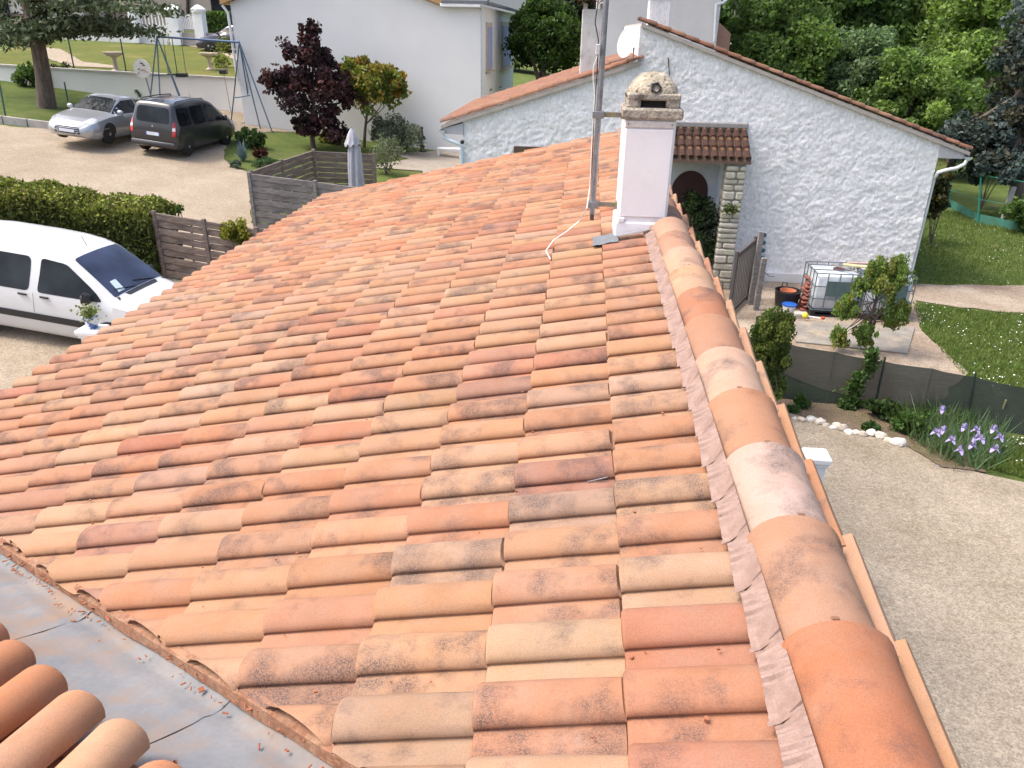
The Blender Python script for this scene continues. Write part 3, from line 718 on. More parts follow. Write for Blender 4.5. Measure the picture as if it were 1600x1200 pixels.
# ================================================================== VEGETATION
def leaves(P, size, cols, jit=.25, up=0.0, asp=1.6):
    """leaf quads at points P"""
    n = len(P); d = RNG.normal(0, 1, (n, 3)); d[:, 2] += up; d /= np.linalg.norm(d, axis=1)[:, None]
    e = np.cross(d, RNG.normal(0, 1, (n, 3))); e /= np.linalg.norm(e, axis=1)[:, None] + 1e-9
    s_ = size * RNG.uniform(.55, 1.35, n)[:, None]
    V = np.stack([P - d * s_ * asp / 2, P + e * s_ / 2, P + d * s_ * asp / 2, P - e * s_ / 2], 1).reshape(-1, 3)
    c = np.asarray(cols) * (1 + RNG.normal(0, jit, (n, 1))); c = np.clip(np.repeat(c, 4, 0), .002, 1)
    return V, c
def leaf_obj(name, V, c, parent, mat=None):
    me = bpy.data.meshes.new(name); n = len(V) // 4; off = np.array(root_of(parent).location) if parent is not None else 0
    me.vertices.add(4 * n); me.vertices.foreach_set('co', (V - off).astype(np.float32).ravel())
    me.loops.add(4 * n); me.loops.foreach_set('vertex_index', np.arange(4 * n, dtype=np.int32))
    me.polygons.add(n); me.polygons.foreach_set('loop_start', np.arange(0, 4 * n, 4, dtype=np.int32))
    me.update(calc_edges=True); me.validate()
    ca = me.color_attributes.new('Col', 'FLOAT_COLOR', 'POINT'); ca.data.foreach_set('color', np.concatenate([c, np.ones((len(c), 1))], 1).astype(np.float32).ravel())
    me.materials.append(mat or M_LEAF); o = bpy.data.objects.new(name, me); COL.objects.link(o)
    if parent is not None: o.parent = parent
    return o
def crown_pts(c, r, nclump, nleaf, cr=.32, flat=.8, shell=.55, low=-.75):
    """leaf clumps through an ellipsoid, denser near the outside"""
    c = np.array(c, float); r = np.array(r, float); d = RNG.normal(0, 1, (nclump * 3, 3)); d /= np.linalg.norm(d, axis=1)[:, None]
    d = d[d[:, 2] > low][:nclump]; k = RNG.uniform(shell, 1.0, len(d))[:, None]; k *= (1 + .16 * np.sin(d[:, :1] * 5 + d[:, 1:2] * 4 + c[0]))
    ctr = c + d * k * r * .86; rad = r.mean() * cr * RNG.uniform(.6, 1.25, len(d)); idx = RNG.integers(0, len(d), nleaf)
    q = RNG.normal(0, 1, (nleaf, 3)); q /= np.linalg.norm(q, axis=1)[:, None]; q *= RNG.uniform(.35, 1, (nleaf, 1)) ** .5
    P = ctr[idx] + q * rad[idx][:, None] * np.array([1, 1, flat]); return P, idx, ctr, rad
def tree(name, label, base, crowns, cols, trunk_r, leaf=.16, n=9000, cat='tree', group=None, nclump=70, cr=.32, jit=.25, limbs=5, mat=None, bark=None, shell=.5, up=0.0, low=-.75, flat=.8):
    base = np.array(base, float); t = thing(name, label, cat, base, group)
    top = np.array(crowns[0][0], float)
    path = [base - [0, 0, .15], base + (top - base) * .3 + [random.uniform(-.1, .1), random.uniform(-.1, .1), 0], base + (top - base) * .7, top + [0, 0, crowns[0][1][2] * .2]]
    tb = MB().tube(path, [trunk_r * 1.25, trunk_r, trunk_r * .7, trunk_r * .25], 9)
    Vs, Cs = [], []
    for c, r in crowns:
        k = max(1, int(n * (r[0] * r[1] * r[2]) ** .667 / sum((q[1][0] * q[1][1] * q[1][2]) ** .667 for q in crowns)))
        P, idx, ctr, rad = crown_pts(c, r, nclump, k, cr, flat, shell, low)
        ccol = np.array(cols)[RNG.integers(0, len(cols), len(ctr))] * RNG.uniform(.8, 1.2, (len(ctr), 1))
        V, cc = leaves(P, leaf, ccol[idx], jit, up); Vs.append(V); Cs.append(cc)
        for q in range(limbs):
            e = ctr[RNG.integers(0, len(ctr))]; st = base + (top - base) * random.uniform(.35, .8); mid = (st + e) / 2 + [0, 0, -.05 * np.linalg.norm(e - st)]
            tb.tube([st, mid, e], [trunk_r * .42, trunk_r * .25, trunk_r * .08], 6)
    tb.build('trunk', bark or M_BARK, t, True)
    leaf_obj('crown', np.concatenate(Vs), np.concatenate(Cs), t, mat); return t
def px_crown(px, py, rx, ry, y, depth=None):
    c = at_y(px, py, y); d = -((c - CAM) @ BACK); return (tuple(c), (rx * d / FPX, (depth or (rx + ry) / 2) * d / FPX, ry * d / FPX))
GREEN_M = [(.11, .175, .045), (.135, .21, .055), (.09, .15, .04), (.15, .23, .06)]
GREEN_D = [(.065, .115, .032), (.085, .145, .04), (.10, .165, .045)]
GREEN_L = [(.175, .26, .07), (.15, .23, .062), (.20, .285, .075), (.125, .20, .055)]
GREEN_B = [(.13, .195, .095), (.15, .22, .105), (.105, .165, .075)]
def wood_tree(label, crown_spec, cols, y, **kw):
    cr_ = px_crown(*crown_spec, y); b = (cr_[0][0], cr_[0][1], float(zg(cr_[0][0], cr_[0][1])))
    return tree('deciduous_tree', label, b, [cr_], cols, .16, group='trees of the wood beyond the stucco house', **kw)
wood_tree('broad mid green tree rising just behind the stucco roof slope, nearest the grey pole', (1212, 75, 92, 105), GREEN_M, 34, n=34000, leaf=.115, nclump=130, cr=.25)
wood_tree('soft blue green tree behind the middle of the roof slope', (1345, 125, 72, 85), GREEN_B, 33, n=26000, leaf=.10, nclump=120, cr=.25)
wood_tree('bright light green bushy tree next to the dark conifer', (1425, 155, 82, 88), GREEN_L, 31, n=32000, leaf=.10, nclump=130, cr=.25)
wood_tree('dark green tall tree behind the blue green tree', (1320, 30, 90, 110), GREEN_D, 44, n=22000, leaf=.16, nclump=110, cr=.26)
wood_tree('green tree at the top of the frame above the light bushy tree', (1420, 25, 95, 110), GREEN_M, 46, n=22000, leaf=.17, nclump=110, cr=.26)
wood_tree('yellowish green tree at the top right by the conifer', (1530, 70, 90, 150), GREEN_L, 41, n=24000, leaf=.14, nclump=120, cr=.26)
wood_tree('dark tree wedged behind the beige house corner', (1140, 30, 60, 90), GREEN_D, 46, n=9000, leaf=.24)
wood_tree('shadowy low tree under the wood edge right of the light tree', (1500, 190, 70, 75), GREEN_D, 36, n=9000, leaf=.18)
wood_tree('pale leafy tree far back on the right edge', (1610, 120, 80, 140), GREEN_M, 47, n=9000, leaf=.24)
for k_, (px, y_) in enumerate(((1090, 60), (1230, 62), (1360, 66), (1480, 62), (1600, 60), (1700, 56), (1800, 50))):
    wood_tree('tall dark backdrop tree deep in the wood, ' + ['behind the beige house', 'behind the grey utility pole', 'above the blue green tree', 'above the light bushy tree', 'behind the blue conifer top', 'just past the right edge', 'far past the right edge'][k_], (px, 10, 110, 190), GREEN_D, y_, n=7000, leaf=.36)
# blue conifer on the right edge
cb = at_y(1600, 300, 28); cb[2] = float(zg(cb[0], cb[1]))
cs = [px_crown(1605, 70, 40, 90, 28), px_crown(1590, 185, 70, 60, 28), px_crown(1520, 215, 62, 42, 27.5), px_crown(1570, 260, 70, 38, 27), px_crown(1480, 225, 30, 24, 27.5)]
tree('blue_conifer', 'dark blue grey conifer with ragged drooping boughs at the right edge', cb, cs, [(.05, .075, .07), (.035, .055, .05), (.07, .09, .085), (.06, .06, .04)], .2, leaf=.10, n=26000, nclump=60, cr=.3, limbs=7, mat=M_LEAFD, shell=.3)
# round dark tree between the houses
c_ = px_crown(850, 62, 62, 62, 39); tree('round_tree', 'dense round dark green tree between the white and stucco houses', (c_[0][0], c_[0][1], float(zg(c_[0][0], c_[0][1]))), [c_], [(.035, .075, .014), (.05, .095, .018), (.03, .06, .012), (.06, .11, .022)], .22, leaf=.12, n=20000, nclump=160, cr=.26, shell=.75)
c_ = px_crown(890, 15, 50, 40, 60); tree('background_tree', 'dull green tree far behind the round dark tree', (c_[0][0], c_[0][1], float(zg(c_[0][0], c_[0][1]))), [c_], [(.05, .07, .04), (.04, .055, .035)], .25, leaf=.3, n=5000)
# cedar, top left
cb = gnd(72, 168); ty = cb[1]
cd_t = thing('cedar_tree', 'big cedar with bare leaning trunk and drooping boughs in top left corner', 'tree', cb)
tp = [at_y(74, 172, ty), at_y(68, 120, ty), at_y(58, 62, ty), at_y(45, 10, ty), at_y(38, -60, ty), at_y(35, -140, ty)]
tb = MB().tube(tp, [.38, .30, .27, .25, .2, .12], 12); tb.build('trunk', M_BARK, cd_t, True)
Vs, Cs = [], []
boughs = [((50, 20), (200, -5), 26), ((55, 55), (230, 45), 14), ((45, 10), (255, 12), 26), ((55, 60), (140, 38), 12), ((48, 30), (-60, 30), 26), ((58, 70), (10, 45), 16), ((44, 0), (120, -30), 34), ((40, -10), (-40, -30), 40), ((52, 40), (170, 30), 16), ((50, 30), (0, 62), 9)]
lb = MB()
for k, (s0, e0, dr) in enumerate(boughs):
    A = at_y(*s0, ty); B = at_y(*e0, ty + random.uniform(-3.5, 3.5)); mid = (A + B) / 2 + [0, 0, .3]
    pts = [A * (1 - t_) ** 2 + 2 * mid * t_ * (1 - t_) + B * t_ ** 2 for t_ in np.linspace(0, 1, 9)]; lb.tube(pts, np.linspace(.13, .02, 9), 6)
    for j in range(1, 9):
        d = -((pts[j] - CAM) @ BACK) / FPX; m_ = 150; q = RNG.normal(0, 1, (m_, 3)) * np.array([15, 20, 4.5]) * d * (.7 if j < 3 else 1.0) + pts[j] + [0, 0, -.1]
        V, c = leaves(q, .10, np.array([(.085, .11, .062), (.105, .13, .075), (.065, .085, .048)])[RNG.integers(0, 3, m_)], .3, -.2, 2.2); Vs.append(V); Cs.append(c)
for k in range(9):                                        # roof of the crown above the frame
    p = at_y(random.uniform(-60, 230), random.uniform(-110, 4), ty + random.uniform(-3, 3)); q = RNG.normal(0, 1, (600, 3)) * [.9, .9, .22] + p
    V, c = leaves(q, .10, np.array([(.085, .11, .062), (.105, .13, .075), (.065, .085, .048)])[RNG.integers(0, 3, 600)], .3, -.2, 2.2); Vs.append(V); Cs.append(c)
lb.build('bough', M_BARK, cd_t, True); leaf_obj('crown', np.concatenate(Vs), np.concatenate(Cs), cd_t, M_LEAFD)
# purple maple, golden tree, silvery shrubs in front of the white house
WHY = 32.5
b = gnd(490, 232); ym = b[1]
tree('purple_maple', 'dark purple leaved maple spreading against the white house wall', b, [px_crown(490, 140, 62, 62, ym), px_crown(480, 85, 42, 40, ym), px_crown(505, 195, 48, 36, ym), px_crown(440, 125, 30, 26, ym), px_crown(485, 45, 18, 16, ym), px_crown(415, 125, 16, 8, ym)],
     [(.035, .016, .02), (.05, .02, .024), (.026, .013, .017), (.07, .025, .025)], .09, leaf=.11, n=11000, nclump=40, cr=.26, jit=.3, limbs=4, mat=M_LEAFD, shell=.35)
b = gnd(572, 228); ym = b[1] - .4; b = np.array([b[0], ym, float(zg(b[0], ym))])
tree('golden_tree', 'small round tree with golden orange and green leaves beside purple maple', b, [px_crown(578, 135, 52, 48, ym), px_crown(548, 120, 22, 34, ym), px_crown(620, 135, 18, 30, ym)],
     [(.22, .17, .03), (.19, .19, .035), (.26, .14, .025), (.13, .17, .035), (.17, .19, .04), (.15, .19, .04)], .06, leaf=.10, n=9000, nclump=60, cr=.28, limbs=5, shell=.45, up=1.2)
def shrub(name, label, px, py, rx, ry, cols, n=3500, leaf=.07, y=None, cat='shrub', group=None, up=.4, cr=.35, dz=0.0, mat=None):
    b = gnd(px, py + ry * .9) if y is None else at_y(px, py + ry * .9, y); b[2] = float(zg(b[0], b[1])) + dz
    c = px_crown(px, py, rx, ry, b[1]); t = thing(name, label, cat, b, group)
    P, idx, ctr, rad = crown_pts(c[0], c[1], 34, n, cr, .9, .35, -1); cc = np.array(cols)[RNG.integers(0, len(cols), len(ctr))]
    V, k = leaves(P, leaf, cc[idx], .3, up); st = MB()
    for q in range(7): e = ctr[RNG.integers(0, len(ctr))]; st.tube([b - [0, 0, .05], (b + e) / 2 + RNG.normal(0, .03, 3), e], [.018, .012, .005], 5)
    st.build('stem', M_BARK, t, True); leaf_obj('foliage', V, k, t, mat); return t
SILV = [(.16, .18, .13), (.13, .155, .11), (.19, .20, .15), (.10, .13, .08)]
shrub('silver_shrub', 'large silvery grey green shrub right of the golden tree', 618, 212, 52, 30, SILV, 6000, .06)
shrub('olive_shrub', 'thin pale olive sapling by the fence corner', 603, 240, 26, 36, SILV, 1800, .05)
shrub('silver_shrub', 'upright grey green bush under the golden tree', 590, 195, 26, 28, SILV, 2500, .06)
shrub('yellow_shrub', 'yellow green low shrub at the foot of the purple maple', 522, 212, 26, 14, [(.19, .17, .03), (.09, .11, .02), (.22, .19, .04)], 2200, .06)
shrub('green_shrub', 'upright dark green shrub behind the blue agave', 395, 217, 26, 16, [(.05, .09, .03), (.065, .11, .035)], 2200, .07, up=1.6)
shrub('green_shrub', 'narrow dark green shrub left of the blue agave', 380, 215, 13, 15, [(.05, .09, .03), (.065, .11, .035)], 1200, .07, up=1.6)
shrub('red_shrub', 'low dark red leaved plant beside the agave', 408, 240, 14, 9, [(.09, .02, .02), (.05, .015, .015)], 700, .06)
shrub('ground_cover', 'low grey green mat plant at the gravel edge', 368, 256, 12, 8, [(.09, .12, .09), (.07, .10, .08)], 900, .04)
shrub('ground_cover', 'green cushion plant against the wooden enclosure', 415, 254, 22, 9, [(.06, .11, .05), (.05, .09, .04)], 1300, .04)
shrub('green_shrub', 'small green bush at the foot of the white wall by the maple', 468, 198, 8, 12, [(.09, .12, .03), (.06, .09, .02)], 700, .06)
shrub('yellow_shrub', 'bright yellow green shrub against the lower wooden fence', 368, 362, 30, 20, [(.24, .22, .03), (.12, .14, .02), (.20, .20, .03)], 3600, .04, y=14.4, dz=.3)
shrub('fence_weed', 'small green weed sprouting on top of the wooden fence', 275, 325, 12, 8, [(.10, .15, .04), (.13, .17, .05)], 260, .05, y=15.7, dz=0.9)
shrub('green_shrub', 'rough green shrubs around the cedar trunk, left side', 40, 118, 22, 18, GREEN_D, 1500, .1)
shrub('green_shrub', 'brownish shrub in front of the retaining wall behind cedar', 100, 118, 20, 20, [(.05, .07, .03), (.09, .07, .04)], 1500, .09)
shrub('green_shrub', 'dark green shrub at the foot of the retaining wall under the round board', 222, 143, 14, 12, [(.05, .09, .02), (.035, .06, .016)], 1200, .08)
shrub('dry_shrub', 'sparse dry twiggy shrub against the retaining wall', 200, 138, 8, 10, [(.12, .10, .05), (.08, .09, .04)], 300, .06)
# agave rosettes
def agave(px, py, r, h, label):
    b = gnd(px, py); t = thing('agave', label, 'plant', b); mb = MB()
    for k in range(26):
        a_ = k * 2.4; e = .25 + .75 * (k / 26); L = r * (1.1 - .3 * e); d = np.array([math.cos(a_), math.sin(a_), 0]); s_ = np.array([-d[1], d[0], 0]) * .045
        m_ = b + d * L * .5 * (1 - e * .5) + [0, 0, h * .55 * e]; e_ = b + d * L * (1 - e * .7) + [0, 0, h * e]
        mb.add([b - s_ * .6, b + s_ * .6, m_ + s_, m_ - s_, e_], [(0, 1, 2, 3), (3, 2, 4)])
    mb.build('leaf_rosette', pmat('agave_leaf', (.10, .16, .17), .6, col2=(.14, .20, .20), ns=8), t)
agave(380, 252, .45, .85, 'blue grey spiky agave at the edge of the gravel yard')
# hedge
def hedge():
    A = gnd(233, 336, 1.45); B = gnd(-60, 291, 1.45); A, B = A[:2], B[:2]; d = (B - A) / np.linalg.norm(B - A); nrm = np.array([-d[1], d[0]])
    if nrm[1] < 0: nrm = -nrm
    L = np.linalg.norm(B - A); W_ = 1.0; t = thing('hedge', 'clipped evergreen hedge with yellow tips behind the white van', 'hedge', (*A, float(zg(*A))))
    n = 52000; s_ = RNG.uniform(0, L, n); q = RNG.uniform(0, 1, n); face = RNG.choice(4, n, p=[.45, .42, .05, .08]); h = 1.45 + .06 * np.sin(s_ * 3) + .04 * np.sin(s_ * 7.1)
    w_ = RNG.uniform(0, W_, n); zz = RNG.uniform(0.0, 1, n) * h; fr = face == 0; tp_ = face == 1; en = face == 2
    ww = np.where(fr, RNG.normal(0, .035, n), w_); z_ = np.where(tp_, h + RNG.normal(0, .05, n) - .25 * np.abs(w_ / W_ - .5) ** 2, zz); ss = np.where(en, RNG.normal(0, .03, n), s_)
    X = A[0] + d[0] * ss + nrm[0] * ww; Y = A[1] + d[1] * ss + nrm[1] * ww; P = np.stack([X, Y, zg(X, Y) + z_], 1)
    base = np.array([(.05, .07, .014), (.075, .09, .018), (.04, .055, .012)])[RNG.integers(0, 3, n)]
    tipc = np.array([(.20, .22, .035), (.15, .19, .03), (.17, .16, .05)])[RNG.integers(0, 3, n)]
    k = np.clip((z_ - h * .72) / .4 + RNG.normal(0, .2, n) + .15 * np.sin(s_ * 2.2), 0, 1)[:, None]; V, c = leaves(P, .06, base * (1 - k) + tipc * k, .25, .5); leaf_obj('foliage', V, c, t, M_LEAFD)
    mb = MB(); ctr = A + d * L / 2 + nrm * W_ / 2
    for k in range(18):
        p = A + d * (L * (k + .5) / 18) + nrm * W_ * .5; z0 = float(zg(*p)); mb.tube([(p[0], p[1], z0 - .1), (p[0], p[1], z0 + 1.2)], .03, 6)
        mb.box((p[0], p[1], z0 + .66), (L / 18 + .1, .72, 1.25), frame(np.array([d[0], d[1], -.1 * d[0]]), np.array([nrm[0], nrm[1], 0]), np.array([0, 0, 1.])))
    mb.build('branches', pmat('hedge_inner', (.03, .03, .012), .95, ns=20), t)
hedge()

# ================================================================== FENCES
def slat_fence(label, tops, h, mat, group, nsl=9, flip=-1, name='wooden_fence', post_over=.04):
    """woven-panel fence: posts, top rail, single slats; tops = pixels of the top edge"""
    P = [gnd(px, py, h) for px, py in tops]; t = thing(name, label, 'fence', (P[0][0], P[0][1], float(zg(P[0][0], P[0][1]))), group)
    for i, p in enumerate(P):
        z0 = float(zg(p[0], p[1])); MB().box((p[0], p[1], (z0 + p[2]) / 2 + post_over / 2 - .1), (.09, .09, p[2] - z0 + post_over + .2), bev=.008).build('post', mat, t)
    for i in range(len(P) - 1):
        a_, b_ = P[i], P[i + 1]; d = b_ - a_; L = np.linalg.norm(d); u = d / L; nn = np.array([-u[1], u[0], 0]); nn /= np.linalg.norm(nn); up = np.cross(u, nn); up *= np.sign(up[2]); R = frame(u, nn, up)
        for k in range(nsl):
            zc = -(k + .5) * (h - .08) / nsl; c = (a_ + b_) / 2 + np.array([0, 0, zc]) + nn * (.018 if k % 2 else -.018)
            sl = MB(); hh = (h - .08) / nsl * .88; m_ = 9; rows = []
            for j in range(m_):
                s_ = (j / (m_ - 1) - .5) * (L - .12); bow = .014 * math.sin(j / (m_ - 1) * math.pi * 3 + (k % 2) * math.pi); q = c + u * s_ + nn * bow
                rows.append([q - nn * .006 - up * hh / 2, q - nn * .009, q - nn * .006 + up * hh / 2, q + nn * .006 + up * hh / 2, q + nn * .006 - up * hh / 2, q - nn * .006 - up * hh / 2])
            sl.grid(np.array(rows)); sl.build('slat', mat, t, True, 30)
        for q in (.33, .67):
            c = a_ + d * q; MB().box(c + np.array([0, 0, -h * .5]) - nn * .034 * flip, (.05, .02, h - .1), R).build('batten', mat, t)
        MB().box((a_ + b_) / 2 + np.array([0, 0, -.02]), (L, .05, .035), R).build('top_rail', mat, t)
    return t
slat_fence('brown weathered woven wooden fence between hedge end and yellow shrub', [(240, 332), (318, 345), (400, 358)], 1.5, M_WOODB, 'woven wooden fences', 9)
slat_fence('grey weathered woven fence panel facing the gravel yard, nearest the roof edge', [(389, 271), (492, 284), (590, 297)], 1.65, M_WOODG, 'woven wooden fences', 10)
slat_fence('dark woven fence side of the enclosure running back to its corner', [(392, 268), (440, 251), (489, 235)], 1.5, M_WOODB, 'woven wooden fences', 9)
slat_fence('brown woven fence at the back of the enclosure behind the folded parasol', [(490, 236), (584, 241)], 1.5, M_WOODB, 'woven wooden fences', 9)
# folded parasol
f4 = gnd(540, 239, 1.5); py_ = f4[1] - .9; pt = at_y(549, 199, py_); pb = at_y(554, 290, py_); pb = np.array([pt[0] + .05, py_, 0]); pz = float(zg(pb[0], pb[1])); PH = pt[2] - pz
um = thing('parasol', 'folded grey garden parasol with a small vent cap on top', 'parasol', (pb[0], pb[1], pz))
MB().tube([(pb[0], pb[1], pz), (pt[0], pb[1], pt[2])], .022, 10).build('pole', M_GALV, um, True)
def folds(z0, z1, r0, r1, nf, amp, name, c, n=8):
    rows = []
    for i in range(n):
        t_ = i / (n - 1); z = z0 + (z1 - z0) * t_; r = r0 + (r1 - r0) * t_ + .015 * math.sin(t_ * 5)
        rows.append([(c[0] + r * (1 + amp * math.cos(nf * a_ + t_ * 2)) * math.cos(a_), c[1] + r * (1 + amp * math.cos(nf * a_ + t_ * 2)) * math.sin(a_), z - .05 * t_ * math.cos(nf * a_)) for a_ in np.linspace(0, 2 * math.pi, 41)])
    return MB().grid(np.array(rows)).build(name, pmat('parasol_cloth', (.36, .36, .41), .9, col2=(.31, .31, .36), ns=6), um, True, 80)
folds(pt[2] - .32, pz + .45, .13, .24, 7, .22, 'folded_canopy', (pb[0], pb[1])); folds(pt[2] - .02, pt[2] - .5, .03, .25, 8, .05, 'vent_cap', (pt[0], pb[1]))
MB().lathe([(.25, 0), (.25, .06), (.05, .1)], 16, (pb[0], pb[1], pz)).build('base', M_CONC, um)

# ================================================================== STUCCO NEIGHBOUR HOUSE
from mathutils import noise as mnoise
NY = 18.3
nh = thing('stucco_house', 'rough white stucco house gable with stepped tiled roof and lean-to porch', 'house', (2.1, NY, 0.0))
M_STUC = pmat('rough_stucco', (.80, .80, .80), .95, col2=(.72, .72, .72), ns=1.3, grain=.13, gs=15, stain=(.50, .49, .48), ss=1.6, slo=.56, shi=.80, stretch=(1.6, 1.6, .7), bmp=.6, bs=30, bd=.03)
M_STUCP = pmat('plain_render', (.70, .69, .68), .95, col2=(.62, .61, .60), ns=2, grain=.05, bmp=.3, bs=60)
def relief_wall(outline, y, name, parent, mat, step=.05, amp=.025, scale=6.8, holes=()):
    """outline in (x, z); real trowelled relief facing -y"""
    V, F = cdt(outline, step); rng_b = {}
    mb = MB()
    for p in V:
        wx = mnoise.noise(Vector((p[0] * 2.1, p[1] * 2.1, 9.1))); wz = mnoise.noise(Vector((p[0] * 2.3, p[1] * 2.3, 4.2))); q = Vector((p[0] * scale * .9 + wx * 1.1, p[1] * scale * 1.5 + wz * 1.1, y)); h = (mnoise.noise(q) * .30 + mnoise.noise(q * 2.0) * .42 + mnoise.noise(q * 3.7 + Vector((2, 7, 1))) * .42) * (.8 + .5 * mnoise.noise(Vector((p[0] * .6, p[1] * .6, 1.7)))); h = .5 + h * 1.1 - abs(mnoise.noise(q * 1.4 + Vector((5, 3, 1)))) * 1.2
        mb.v.append((p[0], y - amp * h - amp * .6 * mnoise.noise(q * .35), p[1]))
    mb.f = F; return mb.build(name, mat, parent, True, 80)
XL, XR = -3.55, 7.80
relief_wall([(XL, -.1), (XR, -.1), (XR, 3.60), (.68, 5.93), (.68, 5.12), (XL, 3.74)], NY, 'gable_wall', nh, M_STUC, .036)
mb = MB(); mb.prism([(XL, NY + .04, -.1), (XR, NY + .04, -.1), (XR, NY + .04, 3.58), (.70, NY + .04, 5.9), (.70, NY + .04, 5.1), (XL, NY + .04, 3.72)], (0, 9.5, 0)); mb.build('body', M_STUC, nh)
V0, V1 = at_y(1183, 426, NY), at_y(1300, 430, NY)
pl_ = MB().box(((V0[0] + XR) / 2, NY - .045, .10), (XR - V0[0] + .02, .07, .30)); pl_.build('plinth', M_STUCP, nh)
M_TILE_O = M_TILE
def tile_run(parent, p0, p1, y0, nrow, pit=.21, gl=.34, pal=PAL, name='tile', stuff_from=1, up=.03, roll=0.0):
    """canal tiles running down a roof edge from p0 (high) to p1 (low) in the x-z plane; rows go back in y"""
    d = np.array([p1[0] - p0[0], 0, p1[1] - p0[1]]); L = np.linalg.norm(d); d /= L; n_ = np.array([-d[2], 0, d[0]]); n_ *= np.sign(n_[2]); k = int(L / gl)
    me = [canal(gl + .01, .072, .086, False, 40 + q).mesh('tile', M_TILE, smooth=True, ang=50) for q in range(2)]; raw = canal(gl + .01, .072, .086, False, 3); fld = MB(); ro = np.array(root_of(parent).location)
    for r in range(nrow):
        for j in range(k):
            rr = random.Random(r * 100 + j + int(p0[0] * 10)); o_ = np.array([p0[0], y0 + r * pit, p0[1]]) + d * (L * j / k - .01) + n_ * up
            tl = .03; ey = d * math.cos(tl) + n_ * math.sin(tl); ez = n_ * math.cos(tl) - d * math.sin(tl); ex = np.cross(ey, ez); col = (*[v * .8 for v in pick(pal, rr)], rr.choice([.2, .5, .9]))
            if r < stuff_from:
                mt = Matrix(((ex[0], ey[0], ez[0], o_[0] - ro[0]), (ex[1], ey[1], ez[1], o_[1] - ro[1]), (ex[2], ey[2], ez[2], o_[2] - ro[2]), (0, 0, 0, 1))); link_mesh(name, me[j % 2], parent, mt, col)
            else:
                A = np.array(raw.v); fld.add(o_ + A[:, :1] * ex + A[:, 1:2] * ey + A[:, 2:] * ez, raw.f, col)
    if fld.v: o = fld.build('tile_field', M_TILE_F, parent, True, 50); o['kind'] = 'stuff'
PALN = [((.36, .15, .085), 3), ((.30, .11, .06), 3), ((.26, .12, .08), 2), ((.38, .19, .11), 2)]
rl = MB().prism([(-4.08, NY - .10, 3.62), (.66, NY - .10, 5.17), (.66, NY - .10, 5.09), (-4.08, NY - .10, 3.54)], (0, 9.8, 0)); rl = rl.build('left_roof', pmat('grey_verge_mortar', (.40, .36, .33), .95, grain=.2), nh)
tile_run(rl, (.66, 5.19), (-4.10, 3.63), NY - .02, 30, pal=PALN)
rr_ = MB().prism([(.60, NY - .10, 5.97), (8.46, NY - .10, 3.36), (8.46, NY - .10, 3.28), (.60, NY - .10, 5.89)], (0, 9.8, 0)); rr_ = rr_.build('right_roof', pmat('grey_verge_mortar', (.40, .36, .33), .95, grain=.2), nh)
tile_run(rr_, (.60, 5.99), (8.48, 3.37), NY - .02, 5, pal=PALN)
MB().box((.66, NY + 4.6, 5.5), (.16, 9.2, .86)).build('step_wall', M_STUC, nh)
# eave boxes, gutters and pipes
M_ZNC = pmat('pale_zinc', (.52, .55, .58), .45, .5, ns=10); M_WPIPE = pmat('white_pipe', (.70, .73, .75), .4)
MB().prism([(XR - .01, NY - .06, 3.52), (8.36, NY - .06, 3.32), (8.36, NY - .06, 3.20), (XR - .01, NY - .06, 3.20)], (0, .5, 0)).build('eave_box', pmat('grey_soffit', (.42, .42, .44), .8), nh)
MB().prism([(XL + .01, NY - .06, 3.68), (-4.0, NY - .06, 3.55), (-4.0, NY - .06, 3.42), (XL + .01, NY - .06, 3.40)], (0, .5, 0)).build('eave_box', pmat('grey_soffit', (.42, .42, .44), .8), nh)
for sx, gx_, gz in ((1, 8.44, 3.25), (-1, -4.05, 3.50)):
    g = MB(); rows = []
    for yy in (NY - .16, NY + 9.6): rows.append([(gx_ + math.cos(a_) * .075, yy, gz + math.sin(a_) * .075) for a_ in np.linspace(math.pi, 2 * math.pi, 9)])
    g.grid(np.array(rows)); g.add([(gx_ + math.cos(a_) * .075, NY - .16, gz + math.sin(a_) * .075) for a_ in np.linspace(math.pi, 2 * math.pi, 9)], [tuple(range(9))]); g.build('gutter', M_ZNC, nh, True)
MB().tube([(8.44, NY - .08, 3.2), (8.40, NY - .08, 3.08), (8.25, NY - .08, 2.99), (8.0, NY - .08, 2.93), (7.87, NY - .06, 2.88), (7.87, NY + .1, 2.7), (7.87, NY + .1, .1)], .042, 12).build('downpipe', M_WPIPE, nh, True)
MB().tube([(-4.05, NY - .1, 3.45), (-4.02, NY - .1, 3.34), (-3.85, NY - .1, 3.26), (-3.62, NY - .1, 3.18), (XL - .02, NY - .08, 3.1), (XL - .02, NY - .08, .1)], .042, 12).build('downpipe', pmat('blue_white_pipe', (.56, .66, .72), .4), nh, True)
MB().lathe([(.05, 0), (.05, .05), (.01, .06)], 12, (XL + .0, NY - .10, 3.24), np.array(Matrix.Rotation(math.radians(90), 3, 'X'))).build('vent_cap', M_DARK, nh)
# brown shutter door half hidden behind our roof
MB().box((-1.6, NY - .05, 2.6), (1.35, .06, 1.14)).build('shutter_door', pmat('brown_wood', (.10, .065, .045), .8, ns=8), nh)
